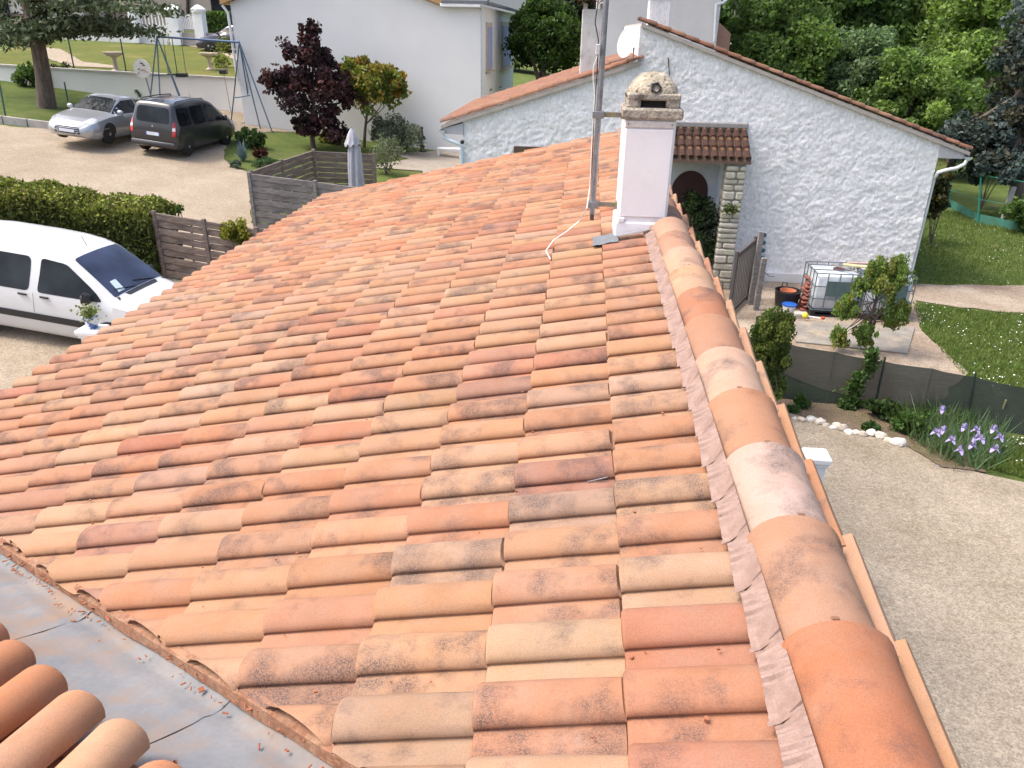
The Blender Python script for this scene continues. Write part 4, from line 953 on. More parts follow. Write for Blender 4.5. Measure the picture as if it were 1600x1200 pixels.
# rendered chimney on the left slope, with a tiled cap
c0, c1 = at_y(906, 95, NY + .6), at_y(941, 95, NY + .6)
ch = MB().box(((c0[0] + c1[0]) / 2, NY + .9, 5.45), (c1[0] - c0[0], .55, 1.6), bev=.02).build('chimney', pmat('stained_render', (.60, .585, .57), .95, col2=(.48, .46, .44), ns=3, stain=(.30, .27, .25), ss=3, slo=.55, shi=.8, bmp=.4), nh)
for sx in (-1, 1): MB().box(((c0[0] + c1[0]) / 2 + sx * .2, NY + .9, 6.30), (.10, .5, .14)).build('cap_leg', M_CONC, ch)
cz = at_y(920, 5, NY + .6)[2]
for q in range(4): link_mesh('cap_tile', canal(.75, .075, .085, False, q).mesh('cap_tile', M_TILE, smooth=True), ch, Matrix.Translation((c0[0] - .05 + q * .17 - 2.1, .9 - .4, 6.37)), (.33, .12, .07, .4))
c0, c1 = at_y(1012, 30, NY + 1), at_y(1046, 30, NY + 1)
ch = MB().box(((c0[0] + c1[0]) / 2, NY + 1.1, 6.0), (c1[0] - c0[0], .5, 1.0), bev=.02).build('chimney', M_STUC, nh)
MB().box(((c0[0] + c1[0]) / 2, NY + 1.1, 6.55), (c1[0] - c0[0] + .1, .6, .08), bev=.02).build('chimney_slab', M_CHCAP, ch)
MB().tube([tuple(at_y(1044, 90, NY - .04)), tuple(at_y(1046, 118, NY - .04))], .012, 6).build('wall_hook', M_DARK, nh)
# satellite dish
dc = at_y(982, 67, NY - .3)
sdh = thing('satellite_dish', 'pale oval satellite dish on the stucco house roof edge', 'dish', (dc[0] + .12, dc[1] + .2, dc[2] - .45))
Rd = np.array(Matrix.Rotation(math.radians(-52), 3, 'Z')) @ np.array(Matrix.Rotation(math.radians(78), 3, 'X'))
MB().lathe([(.0, .0), (.12, .008), (.24, .035), (.33, .07), (.335, .066), (.24, .028), (.0, -.006)], 28, dc, Rd, sx=.9).build('reflector', pmat('dish_white', (.66, .69, .71), .45), sdh, True)
MB().tube([dc + [.02, .05, -.05], dc + [.14, .2, -.1], dc + [.14, .2, -.5]], .02, 8).build('arm', M_GALV, sdh)
# porch
PYF = NY - 1.0
el, er = at_y(1050, 247, PYF), at_y(1176, 250, PYF); zt_ = at_y(1110, 197, NY)[2]; ze_ = (el[2] + er[2]) / 2 + .05
px0, px1 = .55, er[0] - .02
po = MB().prism([(px0, NY, zt_ - .08), (px1, NY, zt_ - .08), (px1, PYF, ze_ - .09), (px0, PYF, ze_ - .09)], (0, 0, -.06)).build('porch_roof', M_DECK, nh)
Lp = math.hypot(NY - PYF, zt_ - ze_); dp = np.array([0, PYF - NY, ze_ - zt_]) / Lp; np_ = np.array([0, -dp[2], dp[1]]); np_ *= np.sign(np_[2]); pm = [canal(Lp / 3 + .02, .062, .078, False, 60 + q).mesh('tile', pmat('lichen_tile', (.034, .020, .016), .95, col2=(.075, .032, .022), ns=12, grain=.4, gs=70, stain=(.24, .14, .045), ss=11, slo=.60, shi=.68, bmp=.7, bs=60), smooth=True, ang=50) for q in range(3)]
nro = int((px1 - px0) / .185)
for q in range(nro):
    for j in range(3):
        o_ = np.array([px1 - .09 - q * .185, NY, zt_ - .03]) + dp * (Lp * j / 3); ey, ez = dp, np_; ex = np.cross(ey, ez)
        mt = Matrix(((ex[0], ey[0], ez[0], o_[0] - 2.1), (ex[1], ey[1], ez[1], o_[1] - NY), (ex[2], ey[2], ez[2], o_[2]), (0, 0, 0, 1))) @ Matrix.Rotation(.04, 4, 'X'); link_mesh('tile', pm[(q + j) % 3], po, mt)
MB().box(((px0 + px1) / 2, NY - .05, zt_ + .03), (px1 - px0, .12, .12), bev=.02).build('porch_flashing', pmat('grey_mortar', (.30, .28, .27), .95, ns=9, stain=(.15, .13, .12), ss=8), nh)
pl0, pl1 = at_y(1135, 262, PYF + .05)[0], at_y(1168, 262, PYF + .05)[0]
MB().box(((pl0 + pl1) / 2, PYF + .32, (ze_ - .12) / 2), (pl1 - pl0 - .04, .46, ze_ - .14)).build('porch_pillar', pmat('pillar_mortar', (.33, .31, .27), .95, grain=.2), nh)
pil = nh.children[-1]; M_STONE = [pmat('limestone_%d' % q, c, .95, col2=tuple(v * .8 for v in c), ns=8, grain=.2, bmp=.7, bs=25, bd=.02) for q, c in enumerate([(.46, .44, .36), (.40, .38, .31), (.50, .47, .40)])]
z = .02; row = 0
while z < ze_ - .22:
    h = random.uniform(.10, .22); sp_ = random.uniform(.3, .7) if random.random() < .65 else 1.0; xx = pl0
    for wd_ in ([sp_, 1 - sp_] if sp_ < 1 else [1.0]):
        w_ = wd_ * (pl1 - pl0); MB().box((xx + w_ / 2, PYF + .28 + random.uniform(-.012, .012), z + h / 2), (w_ - random.uniform(.006, .03), .50 + random.uniform(-.03, .03), h - random.uniform(.012, .03)), np.array(Matrix.Rotation(random.gauss(0, .025), 3, 'Y')), bev=.03).build('stone', M_STONE[random.randrange(3)], pil); xx += w_
    z += h; row += 1
ac = at_y(1077, 300, NY - .05); arad = abs(at_y(1106, 300, NY - .05)[0] - ac[0]); arch = [(ac[0] + arad * math.cos(a_), NY - .06, ac[2] + arad * 1.15 * math.sin(a_)) for a_ in np.linspace(0, math.pi, 17)]
MB().prism([(ac[0] - arad, NY - .06, ac[2] - 1.2), (ac[0] + arad, NY - .06, ac[2] - 1.2)] + arch, (0, .03, 0)).build('arched_door', pmat('dark_red_wood', (.045, .012, .012), .6, ns=10), nh)
MB().box(((px0 + pl0) / 2, NY - .035, ac[2] - .1), (pl0 - px0, .03, 1.9)).build('porch_back_wall', pmat('painted_shade_render', (.50, .52, .55), .95, bmp=.3), nh)  # shade under the porch is put into this darker, bluer wall colour
for k in range(4):
    shrub('porch_creeper', ['leafy green creeper filling the porch left of the stone pillar', 'dark green creeper hanging low beside the stone pillar foot', 'sparse green shrub in front of the arched door', 'green leaves at the base of the porch near ridge'][k], [1098, 1108, 1082, 1092][k], [352, 398, 312, 325][k], [26, 16, 20, 26][k], [40, 40, 16, 26][k], [(.035, .06, .02), (.05, .085, .025), (.03, .045, .02)], [2600, 1600, 700, 1200][k], .05, y=PYF + .45)
fc = at_y(1142, 327, PYF - .05); t = thing('pillar_fern', 'small light green fern growing on the face of the stone pillar', 'plant', fc)
V, c = leaves(RNG.normal(0, 1, (160, 3)) * [.09, .02, .05] + fc, .05, np.array([(.13, .17, .06)] * 160), .3); leaf_obj('foliage', V, c, t); MB().tube([fc + [0, .05, -.05], fc], .008, 5).build('stem', M_BARK, t)
# beige house and others behind
M_BEIGE = pmat('beige_render', (.60, .575, .555), .9, col2=(.55, .53, .51), ns=1, grain=.02)
BYY = 31.0; x0, x1 = at_y(930, 60, BYY)[0], at_y(1120, 60, BYY)[0]
bh = thing('beige_house', 'tall plain beige house wall behind the stucco house ridge', 'house', ((x0 + x1) / 2, BYY, 0))
MB().box(((x0 + x1) / 2, BYY + 4, 4.0), (x1 - x0, 8, 8.2)).build('wall', M_BEIGE, bh)
MB().prism([(x0 - .4, BYY - .4, 8.1), (x1 + .4, BYY - .4, 8.1), (x1 + .4, BYY + 4, 9.6), (x0 - .4, BYY + 4, 9.6)], (0, 0, .15)).build('roof', pmat('brown_roof', (.28, .13, .08), .9, ns=8, grain=.3), bh)
MB().tube([at_y(1119, 5, BYY - .1), at_y(1116, 65, BYY - .1)], .05, 8).build('downpipe', M_WPIPE, bh)
MB().tube([at_y(1138, -3, BYY), at_y(1130, 4, BYY), at_y(1121, 7, BYY)], .05, 8).build('gutter_elbow', M_WPIPE, bh)
q0, q1 = at_y(1119, 35, BYY + .5), at_y(1129, 66, BYY + .5); MB().prism([(x1, BYY, 4.0), (x1 + .5, BYY, 4.0), (x1 + .5, BYY, at_y(1128, 52, BYY)[2]), (x1, BYY, at_y(1121, 34, BYY)[2])], (0, 3, 0)).build('lean_to', pmat('lean_to_tile', (.22, .13, .10), .9, ns=10), bh)
up0 = at_y(1152, 0, 42); single('utility_pole', MB().tube([(up0[0], 42, 0), (up0[0] + .1, 42, 10)], [.16, .12], 10), pmat('pole_wood', (.26, .25, .24), .9), 'grey wooden utility pole rising between the trees right of the beige house', 'pole', (up0[0], 42, 0), smooth=True)

# ================================================================== WHITE HOUSE
wh = thing('white_house', 'large plain white house wall with lilac shutters round its corner', 'house', (-10, WHY, 1.5))
M_WH = pmat('white_render', (.72, .715, .70), .9, col2=(.69, .685, .675), ns=.8, grain=.015, bmp=.1, bs=60)
WX0, WX1 = -15.30, -4.97; ztop = 6.6; pk = -11.0; zp = 8.05
MB().prism([(WX0, WHY, .2), (WX1, WHY, .2), (WX1, WHY, ztop), (-6.6, WHY, ztop), (pk, WHY, zp), (WX0, WHY, ztop)], (0, 14.7, 0)).build('wall', M_WH, wh)
M_OCH = pmat('ochre_verge', (.42, .26, .12), .85, ns=10, grain=.2)
for a_, b_ in (((WX0 - .35, ztop - .1), (pk, zp + .05)), ((-6.45, ztop - .02), (pk, zp + .05))):
    MB().prism([(a_[0], WHY - .22, a_[1]), (b_[0], WHY - .22, b_[1]), (b_[0], WHY - .22, b_[1] + .2), (a_[0], WHY - .22, a_[1] + .2)], (0, 15, 0)).build('roof', M_OCH, wh)
MB().prism([(-6.5, WHY - .3, ztop + .08), (WX1 + .3, WHY - .3, ztop + .08), (WX1 + .3, WHY + 7, ztop + 1.6), (-6.5, WHY + 7, ztop + 1.6)], (0, 0, .12)).build('side_roof', pmat('slate_grey_roof', (.16, .17, .185), .8, ns=9, grain=.2), wh)
MB().box((-5.75, WHY - .22, ztop + .02), (1.62, .14, .13), bev=.02).build('gutter', M_WHITE, wh)
MB().prism([(WX1, WHY + 14.9, ztop + .1), (WX1 + .45, WHY + 14.9, ztop + .05), (WX1 + .45, WHY - .2, ztop + .05), (WX1, WHY - .2, ztop + .1)], (0, 0, .1)).build('side_eave', pmat('slate_grey_roof', (.16, .17, .185), .8), wh)
MB().tube([(WX1 + .03, WHY - .05, ztop), (WX1 + .03, WHY - .05, .9)], .035, 8).build('downpipe', M_ZNC, wh, True)
MB().tube([(WX0 - .28, WHY - .16, ztop - .12), (WX0 - .10, WHY - .1, ztop - .4), (WX0 - .05, WHY - .07, 3.6)], .055, 8).build('downpipe', M_WHITE, wh, True)
M_SHUT = pmat('lilac_shutter', (.32, .34, .50), .7, ns=8)
for (xa, ya, xb, yb) in ((760, 42, 766.5, 106), (783.5, 40, 795.5, 100)):
    p, q = at_x(xa, ya, WX1), at_x(xb, yb, WX1); yc, yw_, zc, zh = (p[1] + q[1]) / 2, abs(q[1] - p[1]), (p[2] + q[2]) / 2, abs(p[2] - q[2])
    wn = MB().box((WX1 + .02, yc, zc), (.05, yw_ + .5, zh + .35)).build('window', pmat('beige_surround', (.55, .45, .34), .9), wh)
    for s_ in (-1, 1): MB().box((WX1 + .06, yc + s_ * yw_ / 4, zc), (.05, yw_ / 2 - .03, zh), bev=.01).build('shutter', M_SHUT, wn)
    MB().box((WX1 + .1, yc, zc - zh / 2 - .12), (.2, yw_ + .5, .08)).build('sill', pmat('beige_surround', (.55, .45, .34), .9), wn)
for px, py in ((766, 140), (781, 136)):
    p = at_x(px, py, WX1); MB().box((WX1 + .03, p[1], p[2]), (.05, .5, .08)).build('wall_vent', M_GALV, wh)
# ornaments on the terrace
b = gnd(660, 238); orn = thing('garden_lantern', 'dark little stone lantern standing at the foot of the white wall', 'ornament', b)
MB().lathe([(.16, 0), (.18, .05), (.10, .12), (.08, .42), (.17, .5), (.15, .62), (.07, .7), (.05, .95), (.08, 1.0), (.01, 1.05)], 12, b).build('body', pmat('dark_stone', (.06, .055, .05), .9, ns=14), orn, True)
MB().box(b + [.12, -.14, .42], (.14, .06, .22), bev=.02).build('white_figure', M_WHITE, orn)
b = gnd(703, 246); bw = thing('garden_bench', 'low white slatted bench on the terrace by the white wall', 'bench', b)
for k in range(4): MB().box(b + [0, -.15 + k * .11, .36], (1.05, .09, .035), bev=.008).build('slat', M_WHITE, bw)
for sx in (-1, 1):
    for sy in (-1, 1): MB().box(b + [sx * .45, .015 + sy * .16, .17], (.06, .06, .35)).build('leg', M_WHITE, bw)

# ================================================================== UPPER GARDEN AND STREET
def Gu(px, py, dz=0): return gnd(px, py, dz, zup)
mb = MB(); rw = thing('retaining_wall', 'long low white rendered retaining wall below the upper garden', 'wall', (-20, WALL_Y, 2.0))
V, F = cdt([(-34, 1.0), (-15.3, .6), (-15.3, 3.48), (-23.9, 3.70), (-24.1, 4.0), (-34, 4.2)], .8)
m2 = MB(); m2.prism([(-34, WALL_Y - .1, 1.0), (-15.3, WALL_Y - .1, .6), (-15.3, WALL_Y - .1, 3.48), (-23.9, WALL_Y - .1, 3.70), (-34, WALL_Y - .1, 4.05)], (0, .22, 0)); m2.build('wall', M_WH, rw)
mb.prism([(-15.3, WALL_Y - .16, 3.47), (-23.9, WALL_Y - .16, 3.69), (-34, WALL_Y - .16, 4.04), (-34, WALL_Y - .16, 4.12), (-23.9, WALL_Y - .16, 3.77), (-15.3, WALL_Y - .16, 3.55)], (0, .34, 0)); mb.build('coping', M_CONC, rw)
# street wall with white fence pillars
SY = 50.0
sw = thing('street_wall', 'pale garden wall with white pillars and railings along the street', 'wall', (-32, SY, 4.3))
wl = at_y(-20, 60, SY); wr_ = at_y(262, 62, SY)
MB().box(((wl[0] + wr_[0]) / 2 - 2, SY, 4.9), (wr_[0] - wl[0] + 4, .25, 1.5)).build('low_wall', M_STUCP, sw)
MB().box((at_y(330, 52, SY)[0] - .3, SY, 4.8), (at_y(372, 52, SY)[0] - at_y(284, 52, SY)[0], .25, .9)).build('low_wall', pmat('beige_low_wall', (.40, .36, .33), .9), sw)
for px, hw in ((215, .28), (277, .42), (316, .36)):
    p = at_y(px, 60, SY - .1); zt = at_y(px, 20, SY - .1)[2]; zb_ = float(zup(p[0], SY)); pp = MB().box((p[0], SY - .1, (zt + zb_) / 2), (hw * 1.7, .6, zt - zb_), bev=.02).build('pillar', M_WHITE, sw)
    MB().lathe([(hw * 1.15, 0), (hw * 1.25, .08), (hw * 1.25, .2), (hw * .7, .36), (.05, .45)], 12, (p[0], SY - .1, zt)).build('pillar_cap', M_WHITE, pp, True)
for px0_, px1_, ya, yb in ((222, 266, 22, 50), (286, 307, 24, 44)):
    a_, b_ = at_y(px0_, yb, SY), at_y(px1_, ya, SY); fr = MB(); n = 9
    for z in (a_[2], b_[2]): fr.box(((a_[0] + b_[0]) / 2, SY, z), (b_[0] - a_[0], .05, .07))
    rl_ = fr.build('railing', M_WHITE, sw)
    for k in range(n): MB().box((a_[0] + (b_[0] - a_[0]) * (k + .5) / n, SY, (a_[2] + b_[2]) / 2), (.06, .03, b_[2] - a_[2] - .06)).build('baluster', M_WHITE, rl_)
sb_ = thing('street_house', 'brownish beige street house cut off by the top edge of the frame', 'house', (at_y(290, 10, 62)[0], 62, 4.5))
xa, xb = at_y(200, 10, 62)[0], at_y(362, 10, 62)[0]
MB().box(((xa + xb) / 2, 66, 7.5), (xb - xa, 8, 6.4)).build('wall', pmat('brown_beige_render', (.36, .30, .27), .9, ns=2), sb_)
MB().tube([at_y(293, -10, 61.9), at_y(293, 21, 61.9)], .12, 8).build('downpipe', pmat('brown_pipe', (.06, .04, .035), .6), sb_)
MB().prism([(xa - .4, 61.6, 10.6), (xb + .4, 61.6, 10.6), (xb + .4, 66, 12.6), (xa - .4, 66, 12.6)], (0, 0, .2)).build('roof', pmat('brown_roof', (.28, .13, .08), .9), sb_)
w0 = at_y(345, 5, 61.9); MB().box((w0[0], 61.95, w0[2]), (1.6, .1, 1.2)).build('window', M_GLASS, sb_)
fh = thing('far_house', 'pale grey house far behind the round dark tree', 'house', (at_y(760, 10, 85)[0], 85, 5)); xa, xb = at_y(655, 10, 85)[0], at_y(880, 10, 85)[0]
MB().box(((xa + xb) / 2, 89, 6.5), (xb - xa, 8, 7)).build('wall', pmat('pale_grey_render', (.5, .49, .5), .9), fh); MB().prism([(xa, 84.5, 9.9), (xb, 84.5, 9.9), (xb, 89, 12), (xa, 89, 12)], (0, 0, .2)).build('roof', pmat('slate_grey_roof', (.16, .17, .185), .8), fh)
wp_ = at_y(832, 6, 84.9); MB().box((wp_[0], 84.96, wp_[2]), (1.1, .1, 1.6)).build('window', M_GLASS, fh)
# left street house behind the cedar
fl = thing('left_house', 'pale house glimpsed between the cedar boughs', 'house', (at_y(40, 20, 60)[0], 60, 4.6)); xa, xb = at_y(-120, 20, 60)[0], at_y(130, 20, 60)[0]
MB().box(((xa + xb) / 2, 64, 7), (xb - xa, 8, 6)).build('wall', pmat('pale_pink_render', (.52, .47, .45), .9), fl); MB().prism([(xa - .4, 59.6, 9.8), (xb + .4, 59.6, 9.8), (xb + .4, 64, 11.8), (xa - .4, 64, 11.8)], (0, 0, .2)).build('roof', pmat('brown_roof', (.28, .13, .08), .9), fl)
for px in (5, 60): p = at_y(px, 28, 59.9); MB().box((p[0], 59.95, p[2] + .6), (1.2, .1, 1.3)).build('window', M_GLASS, fl)
def clipped_hedge(px0_, px1_, ytop, ybot, y, label):
    a_, b_ = at_y(px0_, ybot, y), at_y(px1_, ytop, y); t = thing('clipped_hedge', label, 'hedge', ((a_[0] + b_[0]) / 2, y, a_[2])); n = 6000
    P = np.stack([RNG.uniform(a_[0], b_[0], n), y + RNG.uniform(-.6, .6, n), RNG.uniform(a_[2] - .6, b_[2], n)], 1); V, c = leaves(P, .14, np.array(GREEN_D)[RNG.integers(0, 3, n)], .25); leaf_obj('foliage', V, c, t)
clipped_hedge(322, 372, 19, 42, 55, 'dark green clipped hedge behind the parked purple blue car')
def birdbath(px, py, h, label):
    b = Gu(px, py); t = thing('bird_bath', label, 'bird bath', b, 'stone bird baths'); M_ = pmat('pinkish_stone', (.50, .42, .36), .9, ns=6, grain=.15)
    MB().lathe([(.22, 0), (.22, .06), (.10, .12), (.08, h * .55), (.13, h * .75)], 14, b).build('pedestal', M_, t, True); MB().lathe([(.1, h * .72), (.42, h * .88), (.46, h), (.40, h), (.1, h * .86)], 18, b).build('basin', M_, t, True)
birdbath(182, 112, .85, 'pale stone bird bath on the upper lawn left of the swing'); birdbath(329, 110, .8, 'rust coloured stone bird bath under the swing beam')
shrub_p = Gu(345, 106)
def planted(px, py, label):
    b = Gu(px, py); t = thing('garden_plant', label, 'plant', b); P = RNG.normal(0, .22, (260, 3)) + b + [0, 0, .4]; V, c = leaves(P, .1, np.array([(.13, .15, .03)] * 260), .3); leaf_obj('foliage', V, c, t); MB().tube([b, b + [0, 0, .4]], .02, 5).build('stem', M_BARK, t)
planted(346, 106, 'yellow green plant beside the right hand bird bath'); planted(352, 84, 'small leafy plant at the edge of the driveway')
# round board
ry_ = WALL_Y - .55; rc = at_y(222, 107, ry_); RBT = thing('round_board', 'round white board with dark and pink marks on a short post', 'sign', (rc[0], ry_, float(zg(rc[0], ry_))))
Rr = np.array(Matrix.Rotation(math.radians(90), 3, 'X')); MB().lathe([(.40, 0), (.40, .03)], 28, rc, Rr).build('disc', M_WHITE, RBT)
MB().tube([(rc[0] + .05, ry_ + .06, rc[2] - .2), (rc[0] + .2, ry_ + .06, float(zg(rc[0], ry_)))], .03, 6).build('post', M_GALV, RBT)
for dx, dz, sx, sz, cc in ((.03, .22, .16, .04, (.03, .03, .035)), (.12, .14, .10, .05, (.03, .03, .035)), (-.14, -.03, .09, .05, (.10, .10, .10)), (.16, -.10, .26, .06, (.65, .38, .40)), (-.2, -.2, .16, .04, (.66, .42, .42)), (.0, -.06, .12, .08, (.62, .50, .50))):
    MB().box((rc[0] + dx, ry_ - .036, rc[2] + dz), (sx, .006, sz), np.array(Matrix.Rotation(dx * 3, 3, 'Y'))).build('mark', pmat('mark_%d%d' % (dx * 100, dz * 100), cc, .7), RBT)
# swing set
fR = gnd(392, 199); fy = fR[1]; aR = at_y(374, 66, fy); zR0 = fR[2]; aL = at_y(245, 57, fy + .6); zL0 = float(zg(aL[0], fy + .6))
swg = thing('swing_set', 'blue tubular swing frame standing against the white walls', 'swing', (fR[0], fy, zR0)); M_BLUE = pmat('faded_blue_tube', (.09, .15, .22), .45, .2, ns=10)
MB().tube([aL, aR], .045, 10).build('beam', pmat('blue_beam', (.06, .12, .24), .45), swg)
def leg(a_, px, py): e = gnd(px, py); MB().tube([a_, e], .028, 8).build('leg', M_BLUE, swg)
for px, py in ((361, 192), (395, 194), (407, 202), (426, 208)): leg(aR, px, py)
for dx, dy in ((-.45, -.9), (.1, -.9), (.55, .5), (1.1, -.6)): MB().tube([aL, (aL[0] + dx, aL[1] + dy, float(zg(aL[0] + dx, min(aL[1] + dy, 34.8))))], .028, 8).build('leg', M_BLUE, swg)
MB().tube([at_y(366, 153, fy - .3), at_y(391, 149, fy - .3)], .022, 8).build('brace', M_BLUE, swg); MB().tube([aL + [-.2, -.4, -1.5], aL + [.35, -.4, -1.5]], .022, 8).build('brace', M_BLUE, swg)
for q, ln in ((.13, 1.45), (.24, 1.45)):
    s0 = aL + (aR - aL) * q
    for dx in (-.2, .2): MB().tube([s0 + [dx, 0, 0], s0 + [dx, 0, -ln]], .012, 5).build('rope', M_DARK, swg)
    MB().box(s0 + [0, 0, -ln], (.5, .2, .16 if q > .2 else .05), bev=.02).build('seat', M_DARK, swg)
b = gnd(362, 180); gl_ = thing('garden_lamp', 'black topped slender garden lamp stake under the swing beam', 'lamp', b); tz = at_y(349, 112, b[1]); MB().tube([b, (tz[0], b[1], tz[2])], .015, 6).build('stake', pmat('rusty_stake', (.30, .22, .18), .7), gl_); MB().box(tz, (.34, .25, .2), bev=.04).build('head', M_DARK, gl_)
# thin green fence posts by the cedar
M_GRP = pmat('green_post', (.05, .10, .09), .5)
gp = []
for k, (xb_, yb_, xt_, yt_, lb_) in enumerate(((204, 148, 187, 60, 'thin green metal post nearest the round board'), (122, 138, 107, 60, 'thin green metal post between cedar and bird bath'), (10, 190, 3, 96, 'green metal post at the left edge of the lawn'), (106, 158, 102, 128, 'short green stake by the cedar trunk'))):
    b = gnd(xb_, yb_); tpt = at_y(xt_, yt_, b[1]); tpt[0] = b[0] + (tpt[0] - b[0]) * .35
    single('fence_post', MB().tube([b - [0, 0, .1], tpt], .032, 8), M_GRP, lb_, 'post', b, 'green fence posts', True)

# ================================================================== VEHICLES
class Car:
    """body lofted from cross-sections; panels are laid on it by marching to the surface"""
    def __init__(s, st):
        A = np.array(st, float); x = A[:, 0]; fx = np.arange(x.min(), x.max() + 1e-6, .03); fx[-1] = x.max(); B = np.stack([np.interp(fx, x[::-1] if x[0] > x[-1] else x, A[::-1, k] if x[0] > x[-1] else A[:, k]) for k in range(A.shape[1])], 1)
        K = np.array([1, 2, 3, 2, 1.]) / 9; Bp = np.pad(B, ((2, 2), (0, 0)), 'edge'); Bs = sum(K[i] * Bp[i:i + len(B)] for i in range(5)); Bs[:, 0] = B[:, 0]; Bs[0], Bs[-1] = B[0], B[-1]; s.B = Bs
    def sec(s, x):
        r = np.array([np.interp(x, s.B[:, 0], s.B[:, k]) for k in range(1, s.B.shape[1])])
        zb, wb, wm, zm_, wbelt, zbelt, wr, dr, zt = r
        z1 = min(zm_, zt - .04); z2 = max(min(zbelt, zt - .03), z1 + .005); z3 = max(zt - dr, z2 + .005)
        return np.array([(0, zb), (wb * .9, zb + .001), (wb, zb + .10), (wm, z1), (wm * .55 + wbelt * .45, (z1 + z2) / 2 + .02), (wbelt, z2), (wbelt * .45 + wr * .55, z2 * .5 + z3 * .5), (wr, z3), (wr * .93, z3 + (zt - z3) * .55), (wr * .75, z3 + (zt - z3) * .85), (wr * .4, zt - .004), (0, zt)])
    def inside(s, x, y, z):
        if x < s.B[0, 0] or x > s.B[-1, 0]: return False
        q = s.sec(x); return q[0, 1] < z < q[-1, 1] and abs(y) < np.interp(z, q[:, 1], q[:, 0])
    def hit(s, p, d, lim=3.0):
        p = np.array(p, float); d = np.array(d, float); t_ = 0; st = .04
        while t_ < lim:
            q = p + d * t_
            if s.inside(*q):
                lo, hi = t_ - st, t_
                for _ in range(12):
                    m_ = (lo + hi) / 2
                    if s.inside(*(p + d * m_)): hi = m_
                    else: lo = m_
                return p + d * hi
            t_ += st
        return p + d * lim
    def body(s):
        rows = []
        for x in s.B[:, 0]:
            q = s.sec(x); rows.append([(x, -a_, b_) for a_, b_ in q] + [(x, a_, b_) for a_, b_ in q[::-1][1:]])
        mb = MB().grid(np.array(rows)); m_ = len(rows[0]); mb.f.append(tuple(range(m_))); mb.f.append(tuple((len(rows) - 1) * m_ + k for k in range(m_ - 1, -1, -1))); return mb
    def panel(s, poly, mode, off=.006, cuts=7):
        """poly in (x,z) for L/R, (x,y) for T, (y,z) for F/B"""
        bm = bmesh.new(); vs = [bm.verts.new((p[0], p[1], 0)) for p in poly]; bm.faces.new(vs); P = np.array(poly)
        for ax in (0, 1):
            for c in np.linspace(P[:, ax].min(), P[:, ax].max(), cuts)[1:-1]:
                n = [0, 0, 0]; n[ax] = 1; co = [0, 0, 0]; co[ax] = c; bmesh.ops.bisect_plane(bm, geom=bm.verts[:] + bm.edges[:] + bm.faces[:], plane_co=co, plane_no=n)
        mb = MB(); ix = {}
        for v in bm.verts:
            a_, b_ = v.co.x, v.co.y
            if mode in 'LR': sg = 1 if mode == 'L' else -1; h = s.hit((a_, sg * 1.3, b_), (0, -sg, 0)) + [0, sg * off, 0]
            elif mode == 'T': h = s.hit((a_, b_, 2.3), (0, 0, -1)) + [0, 0, off]
            elif mode == 'F': h = s.hit((3.0, a_, b_), (-1, 0, 0)) + [off, 0, 0]
            else: h = s.hit((-3.2, a_, b_), (1, 0, 0)) - [off, 0, 0]
            ix[v] = len(mb.v); mb.v.append(tuple(h))
        mb.f = [tuple(ix[v] for v in f.verts) for f in bm.faces]; bm.free(); return mb
def rounded(poly, r=.05, n=3):
    out = []; P = [np.array(p, float) for p in poly]
    for i in range(len(P)):
        a_, b_, c = P[i - 1], P[i], P[(i + 1) % len(P)]; d1 = (a_ - b_); d2 = (c - b_); k = min(r, np.linalg.norm(d1) * .45, np.linalg.norm(d2) * .45); p = b_ + d1 / np.linalg.norm(d1) * k; q = b_ + d2 / np.linalg.norm(d2) * k
        for t_ in np.linspace(0, 1, n + 1): out.append(tuple(p * (1 - t_) ** 2 + 2 * b_ * t_ * (1 - t_) + q * t_ ** 2))
    return out
O0 = (0, 0, 0)
def paint(name, col, metal=0.0, rough=.35, coat=.8): return pmat(name, col, rough, metal, col2=tuple(c * .95 for c in col), ns=1.5, grain=.01, coat=coat, spec=.5)
def wheels(t, xs, tr, R=.32, dark=False):
    Rx = np.array(Matrix.Rotation(math.radians(90), 3, 'X'))
    for x in xs:
        for sy in (-1, 1):
            c = (x, sy * tr, R); tb = MB().lathe([(R * .62, -.1), (R * .92, -.1), (R, -.07), (R, .07), (R * .92, .1), (R * .62, .1)], 28, c, Rx); w_ = tb.build('wheel', M_RUBBER, t, True, 50, O0)
            MB().lathe([(R * .64, -.085), (R * .6, .085)], 24, c, Rx).build('rim', M_DARK, w_, True, 50, O0)
            sp_ = MB(); 
            for k in range(7):
                a_ = k * 2 * math.pi / 7; sp_.box((x + math.cos(a_) * R * .33, sy * (tr + .088), R + math.sin(a_) * R * .33), (R * .56, .02, .045), np.array(Matrix.Rotation(-a_, 3, 'Y')))
            sp_.lathe([(.06, -.02), (.05, .02)], 12, (x, sy * (tr + .09), R), Rx); sp_.build('hub_spokes', M_CHROME if not dark else pmat('grey_wheel', (.16, .165, .17), .5, .5), w_, False, 40, O0)
def arch(car, t, x, R, mode):
    MB_ = car.panel([(x + math.cos(a_) * R, max(.24, .33 + math.sin(a_) * R)) for a_ in np.linspace(0, math.pi, 15)], mode, .004, 6); MB_.build('wheel_arch', M_DARK, t, True, 60, O0)
